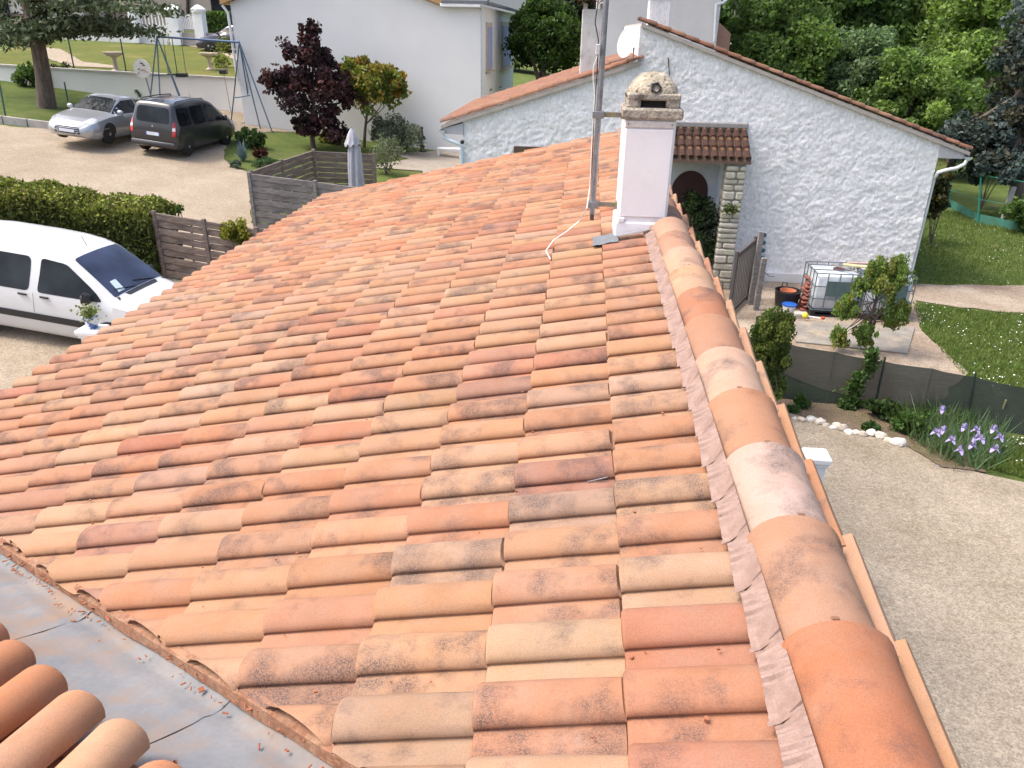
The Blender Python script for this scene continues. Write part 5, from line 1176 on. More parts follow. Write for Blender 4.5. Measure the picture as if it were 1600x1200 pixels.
VAN = [(-2.12, .34, .72, .80, .6, .76, .80, .70, .05, .86), (-2.09, .30, .80, .87, .6, .84, .95, .72, .08, 1.06), (-2.03, .27, .85, .89, .6, .86, .98, .69, .10, 1.40), (-1.95, .25, .86, .90, .6, .87, 1.0, .67, .10, 1.68), (-1.85, .24, .87, .905, .6, .88, 1.0, .665, .09, 1.755), (-1.4, .22, .87, .905, .6, .885, 1.01, .67, .09, 1.79), (-.5, .22, .87, .905, .6, .885, 1.01, .67, .09, 1.80), (.0, .22, .87, .905, .6, .885, 1.01, .675, .09, 1.785), (.35, .22, .87, .905, .6, .885, 1.01, .685, .09, 1.74), (.62, .22, .87, .905, .6, .885, 1.0, .70, .10, 1.66), (1.0, .22, .87, .905, .6, .88, .99, .745, .10, 1.42), (1.44, .22, .87, .90, .6, .86, .97, .79, .08, 1.11), (1.75, .22, .86, .89, .6, .83, .92, .74, .06, 1.04), (2.05, .23, .82, .86, .55, .78, .84, .68, .06, .95), (2.2, .26, .72, .77, .5, .70, .74, .60, .06, .84), (2.28, .32, .55, .60, .5, .55, .58, .45, .05, .66)]
def van(label, loc, rot, col, metal, dark, mirror, strip):
    c = Car(VAN); t = thing('delivery_van', label, 'van', loc, None, rot); bd = c.body().build('body', paint('van_paint_%d' % (col[0] * 1000), col, metal), t, True, 35, O0)
    g = M_GLASS
    for m_ in 'LR':
        c.panel(rounded([(.02, 1.02), (1.22, 1.02), (1.05, 1.18), (.52, 1.56), (.05, 1.60)], .07), m_).build('door_window', g, t, True, 60, O0)
        c.panel(rounded([(-.98, 1.02), (-.14, 1.02), (-.14, 1.60), (-.98, 1.60)], .09), m_).build('side_window', g, t, True, 60, O0)
        if dark: c.panel(rounded([(-1.86, 1.04), (-1.1, 1.04), (-1.1, 1.60), (-1.80, 1.60)], .09), m_).build('quarter_window', g, t, True, 60, O0)
        if strip: c.panel([(-.95, .50), (1.0, .50), (1.0, .63), (-.95, .63)], m_, .014).build('rub_strip', M_DARK, t, True, 60, O0)
        sy = 1 if m_ == 'L' else -1
        for hx in (-.25, .16):
            p = c.hit((hx, sy * 1.3, .95), (0, -sy, 0)); MB().box(p + [0, sy * .02, 0], (.17, .03, .035), bev=.01).build('door_handle', M_DARK if not dark else bd.data.materials[0], t, False, 40, O0)
        for sx_ in (-.06, 1.12): c.panel([(sx_ - .003, .30), (sx_ + .003, .30), (sx_ + .003, 1.0), (sx_ - .003, 1.0)], m_, .003, 3).build('door_gap', M_DARK, t, False, 40, O0)
        p = c.hit((1.0, sy * 1.3, 1.03), (0, -sy, 0)); MB().box(p + [.0, sy * .12, .06], (.12, .22, .20), bev=.045).build('mirror', M_DARK if mirror else bd.data.materials[0], t, True, 60, O0)
        for x in (-1.365, 1.365): arch(c, t, x, .37, m_)
        c.panel(rounded([(1.98, .70), (2.16, .66), (2.0, .86), (1.62, .93), (1.7, .80)], .03), m_, .006, 5).build('headlight', pmat('lamp_glass', (.5, .52, .55), .1, coat=1), t, True, 60, O0)
    c.panel(rounded([(.60, -.62), (.60, .62), (1.40, .74), (1.40, -.74)], .05), 'T', .007, 9).build('windscreen', M_GLASSB, t, True, 60, O0)
    wp = MB()
    for y0_ in (-.1, .45): wp.tube([c.hit((1.40, y0_, 2), (0, 0, -1)) + [0, 0, .02], c.hit((1.30, y0_ - .5, 2), (0, 0, -1)) + [0, 0, .02]], .008, 5)
    wp.build('wipers', M_DARK, t, False, 40, O0)
    c.panel([(1.41, -.72), (1.41, .72), (1.49, .74), (1.49, -.74)], 'T', .005, 5).build('cowl', M_DARK, t, True, 60, O0)
    c.panel(rounded([(-.60, 1.10), (.60, 1.10), (.56, 1.60), (-.56, 1.60)], .12), 'B', .008).build('rear_window', g, t, True, 60, O0)
    for sy in (-1, 1): 
        tl = c.panel(rounded([(sy * .70, .72), (sy * .84, .72), (sy * .80, 1.18), (sy * .72, 1.18)], .03), 'B', .012, 4).build('tail_light', pmat('red_lamp', (.42, .02, .02), .15, coat=1), t, True, 60, O0)
        c.panel([(sy * .715, .90), (sy * .82, .90), (sy * .81, 1.0), (sy * .715, 1.0)], 'B', .016, 3).build('reversing_lens', pmat('lamp_white', (.65, .60, .60), .2), tl, False, 40, O0)
    pl = c.panel([(-.26, .68), (.26, .68), (.26, .79), (-.26, .79)], 'B', .014, 3).build('number_plate', pmat('plate_white', (.68, .72, .78), .5), t, False, 40, O0)
    for sy in (-1, 1): c.panel([(sy * .22, .68), (sy * .26, .68), (sy * .26, .79), (sy * .22, .79)], 'B', .017, 3).build('plate_band', pmat('plate_blue', (.03, .09, .32), .5), pl, False, 40, O0)
    MB().box((-2.13, 0, .42), (.10, 1.62, .16), bev=.04).build('rear_bumper', M_DARK if not dark else pmat('bumper_grey', (.06, .062, .068), .5), t, True, 50, O0)
    MB().box((2.24, 0, .38), (.12, 1.3, .18), bev=.05).build('front_bumper', M_DARK if strip else bd.data.materials[0], t, True, 50, O0)
    wheels(t, (-1.365, 1.365), .775, .32, not dark)
    p = c.hit((.42, .0, 2.4), (0, 0, -1)); MB().tube([p, p + [-.09, 0, .16]], .006, 5).build('aerial', M_DARK, t, False, 40, O0)
    if dark:
        for sy in (-1, 1): MB().tube([c.hit((x, sy * .6, 2.4), (0, 0, -1)) + [0, 0, .0 if x in (-1.7, .2) else .05] for x in (-1.7, -1.6, -.7, .1, .2)], .02, 6).build('roof_bar', M_DARK, t, True, 60, O0)
        MB().lathe([(.03, -.006), (.03, .006)], 14, c.hit((-3, 0, .98), (1, 0, 0)) - [.01, 0, 0], np.array(Matrix.Rotation(math.radians(90), 3, 'Y'))).build('emblem', M_CHROME, t, False, 40, O0)
    else:
        c.panel([(1.16, -.52), (1.16, -.36), (1.36, -.40), (1.36, -.58)], 'T', .009, 3).build('windscreen_papers', pmat('paper', (.55, .66, .66), .8), t, False, 40, O0)
    return t
van('white panel van parked beside the hedge, black rub strip along its side', (-10.04, 11.60, .425), (-.024, .108, -.047), (.58, .595, .61), 0.0, False, True, True)
van('dark grey people carrier with roof bars, seen from behind', (-15.20, 26.96, 1.61), (.098, 0.0, 1.509), (.028, .030, .036), .3, True, False, False)
SEDAN = [(-2.38, .38, .60, .68, .6, .62, .78, .55, .05, .88), (-2.32, .30, .74, .80, .6, .76, .90, .68, .05, 1.0), (-2.0, .22, .84, .90, .55, .86, .95, .74, .05, 1.06), (-1.6, .18, .88, .92, .55, .88, .95, .72, .07, 1.12), (-1.0, .17, .89, .925, .55, .89, .94, .64, .10, 1.36), (-.6, .17, .89, .925, .55, .89, .93, .60, .09, 1.44), (-.1, .17, .89, .925, .55, .89, .92, .60, .09, 1.455), (.25, .17, .89, .925, .55, .89, .91, .61, .09, 1.40), (.6, .17, .89, .925, .55, .89, .90, .66, .08, 1.21), (1.0, .17, .89, .925, .55, .88, .89, .74, .06, .99), (1.3, .17, .88, .92, .55, .86, .86, .74, .05, .93), (1.9, .18, .85, .89, .5, .80, .76, .68, .05, .83), (2.25, .22, .74, .78, .45, .68, .64, .58, .05, .72), (2.38, .28, .56, .62, .42, .54, .54, .42, .04, .60), (2.42, .34, .35, .40, .40, .34, .46, .25, .03, .50)]
def sedan(label, loc, rot, col, metal, scale=1.0, full=True, name='sedan_car'):
    c = Car(SEDAN); t = thing(name, label, 'car', loc, None, rot); bd = c.body().build('body', paint('sedan_paint_%d' % (col[2] * 1000), col, metal, .3), t, True, 35, O0)
    for m_ in 'LR':
        c.panel(rounded([(-.62, .95), (.98, .95), (.55, 1.18), (.15, 1.34), (-.62, 1.36)], .06), m_, .007).build('door_window', M_GLASS, t, True, 60, O0)
        c.panel(rounded([(-1.5, .98), (-.68, .95), (-.68, 1.36), (-1.0, 1.30)], .05), m_, .007).build('rear_side_window', M_GLASS, t, True, 60, O0)
        sy = 1 if m_ == 'L' else -1; p = c.hit((.72, sy * 1.3, .97), (0, -sy, 0)); MB().box(p + [0, sy * .12, .04], (.13, .22, .15), bev=.05).build('mirror', bd.data.materials[0], t, True, 60, O0)
        for x in (-1.41, 1.41): arch(c, t, x, .385, m_)
        for sx_ in (-.65, .92): c.panel([(sx_ - .003, .25), (sx_ + .003, .25), (sx_ + .003, .93), (sx_ - .003, .93)], m_, .003, 3).build('door_gap', M_DARK, t, False, 40, O0)
        c.panel(rounded([(1.75, sy * .52), (1.78, sy * .74), (2.2, sy * .66), (2.3, sy * .45)], .05), 'T', .006, 5).build('headlight', pmat('lamp_glass', (.5, .52, .55), .1, coat=1), t, True, 60, O0)
    c.panel(rounded([(.26, -.54), (.26, .54), (.98, .70), (.98, -.70)], .06), 'T', .007, 9).build('windscreen', M_GLASS, t, True, 60, O0)
    c.panel(rounded([(-1.58, -.66), (-1.58, .66), (-.85, .54), (-.85, -.54)], .06), 'T', .007, 7).build('rear_window', M_GLASS, t, True, 60, O0)
    gr = c.panel(rounded([(-.46, .34), (.46, .34), (.40, .56), (-.40, .56)], .06), 'F', .008, 5).build('grille', M_DARK, t, True, 60, O0)
    for z in (.40, .46, .52): c.panel([(-.38, z - .006), (.38, z - .006), (.38, z + .006), (-.38, z + .006)], 'F', .014, 4).build('grille_bar', M_CHROME, gr, False, 40, O0)
    c.panel([(-.26, .38), (.26, .38), (.26, .48), (-.26, .48)], 'F', .022, 4).build('number_plate', pmat('plate_white', (.68, .72, .78), .5), t, False, 40, O0)
    MB().lathe([(.05, -.006), (.05, .006)], 14, c.hit((3, 0, .60), (-1, 0, 0)) + [.006, 0, 0], np.array(Matrix.Rotation(math.radians(70), 3, 'Y'))).build('emblem', M_CHROME, t, False, 40, O0)
    for sy in (-1, 1): c.panel(rounded([(sy * .5, .78), (sy * .72, .74), (sy * .70, .92), (sy * .5, .94)], .03), 'B', .008, 4).build('tail_light', pmat('red_lamp', (.42, .02, .02), .15), t, True, 60, O0)
    wheels(t, (-1.41, 1.41), .80, .335); return t
sedan('silver saloon car parked nose towards us beside the dark van', (-17.95, 26.60, 1.95), (-.105, -.03, 4.712), (.42, .44, .47), .55)
bp = at_y(371, 66, 47.6); sedan('dark purple blue car on the driveway, half hidden by the white house', (bp[0], bp[1], float(zup(bp[0], bp[1])) + .05), (0, 0.02, 3.10), (.05, .045, .075), .3)

# ================================================================== BY THE STUCCO HOUSE
def ibc(x, y, z0, label, w_=1.02, d=.98, h=1.0):
    t = thing('water_tank', label, 'water tank', (x, y, z0), 'caged water tanks'); M_B = pmat('tank_plastic', (.52, .56, .60), .45, col2=(.46, .50, .55), ns=3, grain=.03); M_C = pmat('cage_steel', (.16, .20, .22), .45, .6)
    p = MB(); p.box((x, y, z0 + .03), (w_, d, .03)); p.box((x, y, z0 + .12), (w_, d, .025))
    for sx in (-1, 0, 1):
        for sy in (-1, 0, 1): p.box((x + sx * (w_ / 2 - .06), y + sy * (d / 2 - .06), z0 + .075), (.1, .1, .07))
    p.build('pallet', M_DARK, t); MB().box((x, y, z0 + .15 + (h - .19) / 2), (w_ - .07, d - .07, h - .19), bev=.05).build('tank', M_B, t, True, 60)
    MB().lathe([(.13, 0), (.13, .04), (.10, .045)], 16, (x + .1, y, z0 + h - .05)).build('lid', pmat('lid_brown', (.09, .03, .03), .6), t)
    for z in (z0 + .16, z0 + h * .42, z0 + h * .7, z0 + h): 
        q = [(x - w_ / 2, y - d / 2, z), (x + w_ / 2, y - d / 2, z), (x + w_ / 2, y + d / 2, z), (x - w_ / 2, y + d / 2, z), (x - w_ / 2, y - d / 2, z)]
        r_ = MB()
        for k in range(4): r_.tube([q[k], q[k + 1]], .013, 6)
        r_.build('cage_rail', M_C, t)
    for k in range(5):
        u = -1 + 2 * k / 4
        for pp in ((x + u * w_ / 2, y - d / 2), (x + u * w_ / 2, y + d / 2)) + (((x - w_ / 2, y + u * d / 2), (x + w_ / 2, y + u * d / 2)) if 0 < k < 4 else ()): MB().tube([(*pp, z0 + .14), (*pp, z0 + h)], .012, 6).build('cage_bar', M_C, t)
    MB().box((x + .05, y - d / 2 - .012, z0 + h * .66), (w_ * .62, .012, h * .34)).build('marking_plate', pmat('plate_grey_green', (.10, .15, .155), .5, .3, ns=9), t)
    for z in (z0 + h + .005,): 
        for yy in (-.2, .2): MB().tube([(x - w_ / 2, y + yy, z), (x + w_ / 2, y + yy, z)], .014, 6).build('top_bar', M_C, t)
    return t
slab = [gnd(*p) for p in ((1243, 505), (1428, 516), (1417, 556), (1243, 538))]
mb = MB().prism([(p[0], p[1], -.02) for p in slab], (0, 0, .08)); struct('concrete_slab', mb, pmat('old_concrete', (.24, .225, .20), .95, col2=(.17, .155, .135), ns=3, grain=.2, stain=(.30, .25, .19), ss=2.5, slo=.5, shi=.65, bmp=.4))
tl_ = gnd(1264, 497); tr2 = gnd(1414, 508)
tcx, tcy = tl_[0] + .52, tl_[1] + .52
ibc(tcx, tcy, .03, 'caged white water tank beside the terracotta stack'); ibc(tcx + 1.08, tcy - .06, .03, 'caged white water tank behind the twin conifer, nearest the lawn')
bd_ = thing('junk_boards', 'yellowish plank and stick lying on top of the water tanks', 'boards', (tcx + .45, tcy, 1.06)); MB().box((tcx + .62, tcy + .02, 1.085), (.85, .16, .03), rotz(-.25)).build('plank', pmat('yellow_plank', (.50, .42, .24), .8), bd_); MB().tube([(tcx - .05, tcy + .1, 1.08), (tcx + .35, tcy - .42, 1.08)], .02, 6).build('stick', M_WOODG, bd_); MB().box((tcx + .7, tcy + .3, 1.085), (.7, .1, .03), rotz(.1)).build('lath', pmat('pinkish_lath', (.38, .28, .24), .8), bd_)
b = gnd(1227, 480); tub = thing('plastic_tub', 'big black plastic tub with loop handles by the plinth', 'tub', b); MB().lathe([(.20, 0), (.24, .02), (.29, .40), (.31, .42), (.28, .42), (.24, .1), (.02, .09)], 24, b).build('bucket', M_DARK, tub, True)
MB().tube([b + [-.08, .29, .40], b + [-.07, .31, .50], b + [.03, .31, .50], b + [.04, .29, .40]], .012, 6).build('handle', M_DARK, tub, True)
single('clay_pot', MB().lathe([(.10, .16), (.17, .36), (.185, .40), (.16, .40), (.10, .25), (.01, .25)], 20, b + [0, 0, .02]), pmat('orange_clay', (.42, .14, .07), .8), 'orange clay pot sitting inside the black tub', 'pot', b + [0, 0, .15], smooth=True)
b2 = gnd(1231, 490); bk = thing('blue_bucket', 'blue and white plastic bucket in front of the black tub', 'bucket', b2); MB().lathe([(.11, 0), (.15, .20), (.155, .215)], 20, b2).build('pail', M_WHITE, bk, True); MB().lathe([(.165, .205), (.165, .235), (.15, .24), (.01, .235)], 20, b2).build('lid', pmat('blue_plastic', (.02, .10, .42), .4), bk, True)
b3 = gnd(1257, 486); stk = thing('trough_stack', 'leaning stack of red brown terracotta troughs beside the tank', 'troughs', b3)
for k in range(9): MB().box(b3 + [.0 + .012 * k + .02 * math.sin(k * 2), .02 * k, .06 + k * .085], (.26, .34, .05), rotz(.25 * math.sin(k * 1.7)), bev=.018).build('trough', pmat('red_terracotta', (.27, .09, .065), .85, col2=(.20, .065, .05), ns=9), stk); 
b4 = gnd(1250, 498); single('breeze_block', MB().box(b4 + [0, 0, .07], (.28, .2, .15), bev=.015), M_CONC, 'pale concrete block on the ground in front of the terracotta stack', 'block', b4)
b5 = gnd(1256, 504); single('yellow_ball', MB().lathe([(.01, 0), (.05, .02), (.068, .065), (.05, .115), (.01, .135)], 14, b5 + [0, 0, .10]), pmat('yellow_plastic', (.70, .55, .04), .4), 'small yellow ball at the edge of the concrete slab', 'ball', b5, smooth=True)
b6, b7 = gnd(1262, 503), gnd(1284, 506); rk = thing('garden_tool', 'white handled tool with a red end lying by the tank', 'tool', (b6 + b7) / 2); MB().tube([b6 + [0, 0, .13], b7 + [-.05, 0, .13]], .015, 6).build('handle', M_WHITE, rk); MB().box(b7 + [0, 0, .135], (.07, .09, .05), bev=.01).build('head', pmat('red_plastic', (.5, .06, .03), .5), rk)
# gate
gA, gB = at_y(1146, 478, 16.6), at_y(1172, 480, 16.2); gx0 = gnd(1140, 500)
gt = thing('garden_gate', 'dark brown gate of slanting slats between grey posts', 'gate', (gx0[0], gx0[1], 0)); u0 = gnd(1137, 500)[:2]; u1 = gnd(1166, 470)[:2]; u1 = u0 + (u1 - u0) * 1.0; dd = (u1 - u0); Lg = np.linalg.norm(dd); dd /= Lg; HG = 1.45
fr = MB(); R_ = frame(np.array([dd[0], dd[1], 0]), np.array([-dd[1], dd[0], 0]), np.array([0, 0, 1.]))
for z in (.12, HG): fr.box((*(u0 + dd * Lg / 2), z), (Lg, .05, .09), R_)
for s_ in (0, Lg): fr.box((*(u0 + dd * s_), HG / 2 + .05), (.09, .055, HG + .1), R_)
fr.build('frame', pmat('dark_wood', (.085, .07, .065), .85, ns=6), gt)
for k in range(11):
    s0 = Lg * (k + .5) / 11; a_ = np.array([*(u0 + dd * max(.02, s0 - .12)), HG - .06]); b_ = np.array([*(u0 + dd * min(Lg - .02, s0 + .12)), .17]); MB().tube([a_, b_], .026, 4).build('slat', pmat('slat_wood', (.15, .135, .125), .85, ns=6), gt)
for px, py, hgt in ((1172, 478, 1.75), (1181, 486, 1.25)):
    b = gnd(px, py); MB().box((b[0], b[1], hgt / 2), (.12, .10, hgt), bev=.012).build('post', M_WOODG, gt)
b = gnd(1174, 476); MB().tube([(b[0], b[1], .95), (b[0] + .28, b[1] - .08, .72), (b[0] + .42, b[1] - .02, .70)], .012, 6).build('latch_arm', M_GALV, gt)
ts = thing('scalloped_trim', 'teal scalloped strip hanging down the wall by the gate', 'trim', (*at_y(1187, 460, NY - .06)[:2], 0.2)); MB().tube([at_y(1190, 366, NY - .14), at_y(1184, 458, NY - .14)], .03, 6).build('strip', pmat('pale_teal', (.30, .40, .45), .7), ts)
for k in range(8): p = at_y(1194 - k * .9, 367 + k * 12, NY - .16); MB().lathe([(.02, 0), (.06, .02), (.02, .04)], 8, p, Rr).build('scallop', pmat('dark_teal', (.04, .12, .15), .7), ts)
# conifers and creeper
CON = [(.15, .23, .055), (.18, .26, .06), (.12, .19, .05), (.20, .22, .055)]
b = gnd(1365, 552); yc = b[1] - .1
tree('twin_conifer', 'thin twin topped yellow green conifer in front of the water tanks', b, [px_crown(1371, 428, 20, 38, yc), px_crown(1401, 432, 20, 38, yc), px_crown(1322, 480, 22, 26, yc), px_crown(1400, 488, 26, 30, yc), px_crown(1312, 525, 20, 20, yc), px_crown(1352, 520, 22, 24, yc), px_crown(1345, 445, 14, 18, yc)], CON, .035, leaf=.03, n=26000, nclump=46, cr=.24, limbs=4, shell=.1, up=2.5, low=-1, flat=1.7)
b = np.array([*gnd(1206, 650)[:2], 0.]); yc = b[1] + .1
tree('bushy_conifer', 'dense dark green bushy conifer at the left end of the screen fence', b, [px_crown(1207, 520, 36, 44, yc), px_crown(1200, 560, 36, 40, yc), px_crown(1226, 508, 15, 26, yc), px_crown(1200, 600, 26, 36, yc)], [(.07, .11, .024), (.11, .15, .03), (.08, .10, .025), (.14, .17, .04)], .05, leaf=.028, n=26000, nclump=80, cr=.22, limbs=3, shell=.5, up=2, low=-1, flat=1.5)
# dark screen fence
FB = [(1150, 612), (1212, 626), (1290, 635), (1366, 641), (1440, 653), (1508, 663), (1600, 681), (1680, 700), (1850, 740)]; FT = [(1160, 524), (1225, 537), (1300, 551), (1383, 566), (1455, 577), (1516, 590), (1600, 609), (1690, 630), (1865, 672)]
sf = thing('screen_fence', 'dark green netting screen fence sagging between thin posts', 'fence', (*gnd(1366, 628)[:2], 0))
def net_mat():
    m, t, b = new_mat('screen_netting'); tc = N(t, 'ShaderNodeTexCoord').outputs['Object']
    mp = N(t, 'ShaderNodeMapping'); mp.inputs['Scale'].default_value = (1, 1, 9); t.links.new(tc, mp.inputs[0])
    c = mixc(t, ramp(t, noise(t, mp.outputs[0], 7, 5), .35, .65), (.016, .027, .024), (.030, .040, .035)); t.links.new(c, b.inputs['Base Color']); b.inputs['Roughness'].default_value = .75
    o = [n for n in t.nodes if n.type == 'OUTPUT_MATERIAL'][0]; tr = N(t, 'ShaderNodeBsdfTransparent'); mx = N(t, 'ShaderNodeMixShader'); mx.inputs[0].default_value = .07; t.links.new(b.outputs[0], mx.inputs[1]); t.links.new(tr.outputs[0], mx.inputs[2]); t.links.new(mx.outputs[0], o.inputs[0]); return m
M_NET = net_mat(); base_ = [gnd(*p) for p in FB]; tops_ = []
for p, q in zip(base_, FT): w_ = at_y(q[0], q[1], p[1] + .0); tops_.append(np.array([w_[0] * .3 + p[0] * .7, p[1] + .06, w_[2]]))
for i in range(len(FB) - 1):
    rows = []
    for s_ in np.linspace(0, 1, 9):
        rows.append([base_[i] * (1 - s_) + base_[i + 1] * s_ + ((tops_[i] - base_[i]) * (1 - s_) + (tops_[i + 1] - base_[i + 1]) * s_) * h - np.array([0, 0, .03 * math.sin(s_ * math.pi) * h]) + np.array([.0, .02 * math.sin(s_ * 7 + h * 4), 0]) for h in np.linspace(-.03, 1, 7)])
    MB().grid(np.array(rows)).build('net_panel', M_NET, sf, True, 80)
for i in (0, 3, 5, 7, 8): MB().tube([base_[i] - [0, 0, .1], tops_[i] + [0, 0, .07]], .018, 8).build('post', pmat('dark_green_post', (.02, .035, .035), .5), sf)
b = gnd(1556, 668); st_ = at_y(1572, 625, b[1] - .1); single('bamboo_stake', MB().tube([b, st_], .012, 6), pmat('bamboo', (.28, .26, .12), .7), 'thin stake leaning on the screen fence near the right edge', 'stake', b)
P = []
for s_ in np.linspace(0, 1, 900): 
    q = (1361 - 30 * s_ + 8 * math.sin(s_ * 7) + random.gauss(0, 4 + 4 * s_), 546 + 92 * s_); w_ = at_y(q[0], q[1], base_[3][1] - .03); P.append(w_ + RNG.normal(0, .03, 3))
iv = thing('climbing_vine', 'green creeper climbing diagonally over the middle of the screen fence', 'vine', gnd(1330, 634)); V, c = leaves(np.array(P), .055, np.array([(.06, .12, .03), (.09, .15, .04)])[RNG.integers(0, 2, 900)], .3); leaf_obj('foliage', V, c, iv); MB().tube([P[0], P[300], P[600], P[-1]], .008, 5).build('stem', M_BARK, iv)
for px, py, rx, ry, lb_, cc in ((1253, 628, 12, 12, 'small leafy plant at the foot of the screen, left end', [(.06, .12, .03)]), (1325, 632, 18, 10, 'leafy weeds where the creeper meets the ground', [(.06, .11, .03)]), (1385, 640, 34, 18, 'dark green strappy clump before the middle post', [(.035, .07, .02), (.05, .09, .025)]), (1425, 660, 30, 22, 'fresh green leaf clump left of the irises', [(.06, .12, .03), (.08, .14, .035)]), (1360, 668, 14, 8, 'low weeds behind the edging stones', [(.05, .10, .03)]), (1240, 640, 10, 6, 'low green weeds by the first edging stones', [(.07, .13, .04)])):
    shrub('border_plant', lb_, px, py, rx, ry, cc, 1000, .05, cat='plant', up=1.3)
# edging stones
M_ROCK = [pmat('limestone_rock_%d' % k, c, .9, col2=tuple(v * .72 for v in c), ns=9, grain=.12, bmp=.6, bs=30, bd=.01) for k, c in enumerate([(.60, .55, .48), (.52, .45, .37), (.64, .61, .56)])]
def rock(px, py, r, label, k):
    b = gnd(px, py + r * .6); d = -((b - CAM) @ BACK) / FPX; bm = bmesh.new(); bmesh.ops.create_icosphere(bm, subdivisions=2, radius=1); rr = random.Random(k); ax = np.array([rr.uniform(.9, 1.2), rr.uniform(.7, 1.0), rr.uniform(.65, .9)]) * r * d; off = Vector((k * 3.1, 1, 2))
    mb = MB(); mb.v = [tuple(np.array(v.co) * ax * (1 + .35 * mnoise.noise(Vector(v.co) * 1.3 + off)) + [0, 0, ax[2] * .7] + b) for v in bm.verts]; mb.f = [tuple(v.index for v in f.verts) for f in bm.faces]; bm.free()
    single('edging_stone', mb, M_ROCK[k % 3], label, 'stone', b, 'pale stones edging the flower bed')
RK = [(165, 215, 5), (208, 222, 7), (270, 215, 8), (322, 232, 9), (360, 256, 7), (400, 275, 6), (430, 255, 7), (458, 272, 9), (502, 297, 8), (547, 301, 7), (590, 312, 7), (640, 306, 8), (700, 322, 9), (747, 352, 7)]
for k, (x, y, r) in enumerate(RK): rock(1200 + x / 4, 600 + y / 4, r, 'small pale edging stone, ' + ['fourteenth', 'thirteenth', 'twelfth', 'eleventh', 'tenth', 'ninth', 'eighth', 'seventh', 'sixth', 'fifth', 'fourth', 'third', 'second', 'first'][k] + ' in the row counted from the big boulder', k)
rock(1403, 690, 12, 'largest white boulder at the end of the stone row by the irises', 77)
# irises
M_PET = pmat('iris_petal', (.27, .22, .46), .6, col2=(.38, .33, .56), ns=40); FLW = [(1090, 165), (1050, 305), (1095, 292), (1147, 352), (1225, 275), (1303, 290), (1410, 287), (1450, 337), (1298, 342), (1335, 348), (1277, 387), (1202, 417), (1415, 408)]
mb = MB(); cols = []
for k, (x, y) in enumerate(FLW):
    px, py = 1200 + x / 4, 600 + y / 4; fz = .36 + .07 * math.sin(k * 2.3); f_ = at_z(px, py, fz); t = thing('iris', 'purple iris bloom, ' + ['highest, standing alone against the dark screen', 'left one of the twin blooms nearest the stones', 'right one of the twin blooms nearest the stones', 'just right below the twin blooms', 'upper middle of the clump', 'upper row, right of the middle', 'upper row, nearest the leaning stake', 'rightmost of the clump', 'left of the close pair in the middle', 'right of the close pair in the middle', 'below the close pair in the middle', 'lowest, near the gravel edge', 'lower right of the clump'][k], 'flower', (f_[0], f_[1] + .02, .02), 'purple irises'); m2 = MB()
    MB().tube([(f_[0], f_[1] + .02, .0), (f_[0], f_[1], fz - .03)], .006, 5).build('stem', pmat('iris_green', (.10, .15, .06), .7), t)
    for q in range(6):
        a_ = q * 1.047 + k; d = np.array([math.cos(a_), math.sin(a_), 0]); s_ = np.array([-d[1], d[0], 0]); up = q % 2; e1 = f_ + d * .035 + [0, 0, .03 if up else .01]; e2 = f_ + d * (.03 if up else .075) + [0, 0, .08 if up else -.035]; m2.add([f_, e1 + s_ * .032, e2 + s_ * .012, e2 - s_ * .012, e1 - s_ * .032], [(0, 1, 4), (1, 2, 3, 4)])
    m2.build('bloom', M_PET, t, True, 80)
p_ = gnd(1466, 732); single('fallen_petal', MB().add([p_ + [-.05, 0, .03], p_ + [0, -.03, .04], p_ + [.06, 0, .03], p_ + [0, .03, .05]], [(0, 1, 2, 3)]), M_PET, 'single purple iris petal lying on the gravel', 'petal', p_)
poly = [tuple(gnd(*q)[:2]) for q in ((1418, 690), (1455, 650), (1500, 660), (1570, 690), (1560, 728), (1525, 742), (1470, 722))]
tufts('iris_leaves', poly, 850, .36, [(.12, .19, .10), (.15, .22, .12), (.10, .17, .07)], 'sword shaped grey green iris leaves filling the bed corner', 'plant', wdt=.016)
poly = [tuple(gnd(*q)[:2]) for q in ((1380, 650), (1440, 640), (1500, 640), (1520, 660), (1440, 690), (1400, 680))]
tufts('bed_grass', poly, 1300, .28, [(.06, .11, .025), (.09, .14, .035)], 'long grass along the screen fence behind the stones', 'grass', wdt=.01)
# white pillars
def pillar(px0_, px1_, py, zc, label, yoff=0.0):
    a_, b_ = at_z(px0_, py, zc), at_z(px1_, py, zc); w_ = abs(b_[0] - a_[0]); c = (a_ + b_) / 2; c[1] += w_ / 2; zb_ = float(zg(c[0], c[1])); t = thing('white_pillar', label, 'pillar', (c[0], c[1], zb_))
    MB().box((c[0], c[1], (zc + zb_) / 2 - .03), (w_ * .72, w_ * .72, zc - zb_), bev=.01).build('shaft', M_WHITE, t)
    MB().box((c[0], c[1], zc - .08), (w_ * .86, w_ * .86, .05), bev=.008).build('moulding', M_WHITE, t); MB().box((c[0], c[1], zc - .03), (w_, w_, .065), bev=.012).build('cap', M_WHITE, t); return c, t
pillar(1262, 1301, 719, 1.8, 'square white pillar with flat cap below the right roof edge')
pc, _ = pillar(113, 152, 519, 1.9, 'square white pillar carrying a flower pot beside the white van')
pz = 1.905; fp = thing('flower_pot', 'small blue and white glazed pot with a round leafy plant', 'flower pot', (pc[0] + .02, pc[1], pz))
MB().lathe([(.065, 0), (.07, .012), (.10, .13), (.112, .14), (.112, .165), (.098, .165), (.09, .14), (.01, .135)], 20, (pc[0] + .02, pc[1], pz)).build('pot', pmat('blue_white_glaze', (.55, .60, .66), .25, col2=(.05, .10, .26), ns=14, lo=.48, hi=.56), fp, True)
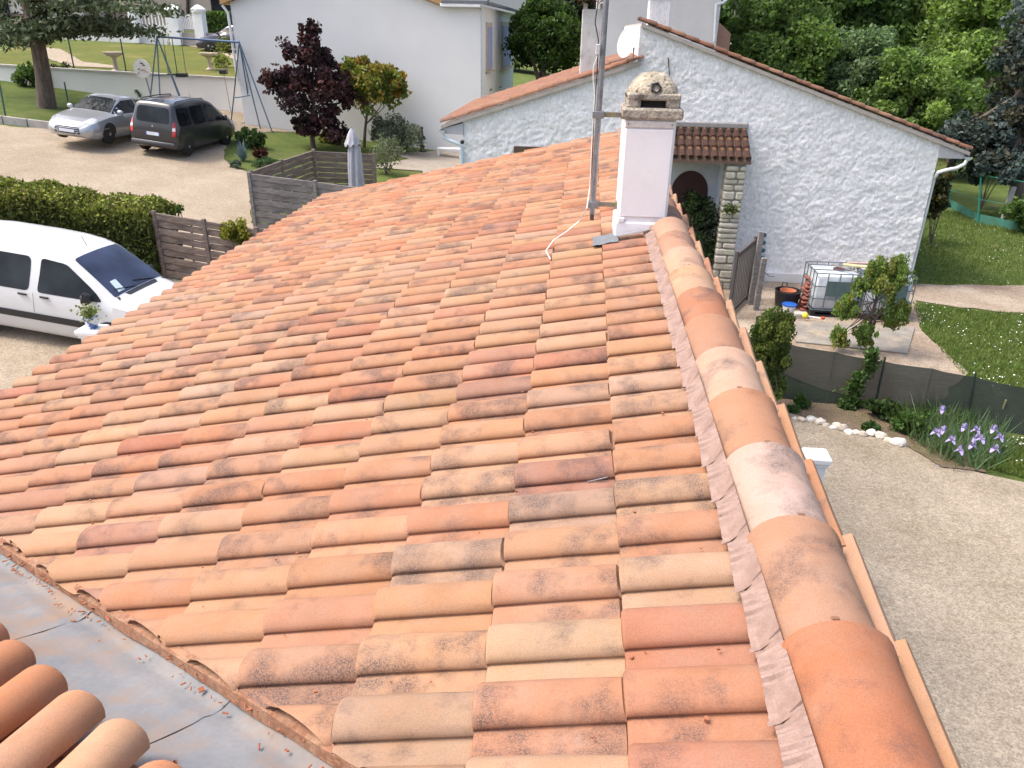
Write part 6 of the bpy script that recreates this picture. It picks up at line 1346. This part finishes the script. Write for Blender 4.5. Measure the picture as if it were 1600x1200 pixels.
V, c = leaves(RNG.normal(0, 1, (260, 3)) * [.06, .06, .045] + [pc[0] + .01, pc[1], pz + .23], .038, np.array([(.16, .20, .06), (.12, .16, .05), (.20, .22, .09)])[RNG.integers(0, 3, 260)], .2, asp=1.1); leaf_obj('foliage', V, c, fp)
# far right garden corner
rf = thing('wire_fence', 'green wire fence with turquoise post and windbreak at the lawn end', 'fence', gnd(1528, 346)); pA, pB, pC = gnd(1483, 325), gnd(1528, 348), gnd(1640, 372)
MB().tube([pB, at_y(1533, 274, pB[1])], .03, 8).build('post', pmat('turquoise_post', (.04, .28, .22), .5), rf); MB().tube([pA, at_y(1487, 268, pA[1])], .022, 8).build('post', pmat('turquoise_post', (.04, .28, .22), .5), rf)
for q in (1.0, .5): MB().tube([pA + (at_y(1487, 268, pA[1]) - pA) * q, pB + (at_y(1533, 274, pB[1]) - pB) * q, pC + np.array([0, 0, (at_y(1533, 274, pB[1]) - pB)[2]]) * q], .008, 5).build('wire', pmat('turquoise_post', (.04, .28, .22), .5), rf)
rows = [[p + [0, 0, h] for h in (0, .15, .3)] for p in (pA, (pA + pB) / 2 + [0, .03, 0], pB, (pB + pC) / 2, pC)]; MB().grid(np.array(rows)).build('windbreak_cloth', pmat('turquoise_cloth', (.05, .20, .18), .8, col2=(.05, .14, .09), ns=4), rf)
b = gnd(1566, 354); single('concrete_post', MB().prism([b + [-.07, 0, -.1], b + [.07, 0, -.1], at_y(1589, 292, b[1]), at_y(1581, 292, b[1])], (0, .12, 0)), M_CONC, 'leaning concrete post at the far right of the lawn', 'post', b)
shrub('green_shrub', 'dark evergreen bush hugging the right corner of the stucco house', 1466, 303, 16, 34, [(.03, .035, .012), (.05, .05, .015)], 2200, .09, y=23)
shrub('green_shrub', 'leafy bright bush under the conifer behind the wire fence', 1545, 262, 34, 18, GREEN_L, 1600, .12, y=29)
shrub('green_shrub', 'shady undergrowth at the far right edge of the lawn', 1610, 330, 40, 30, GREEN_D, 1800, .12, y=25)
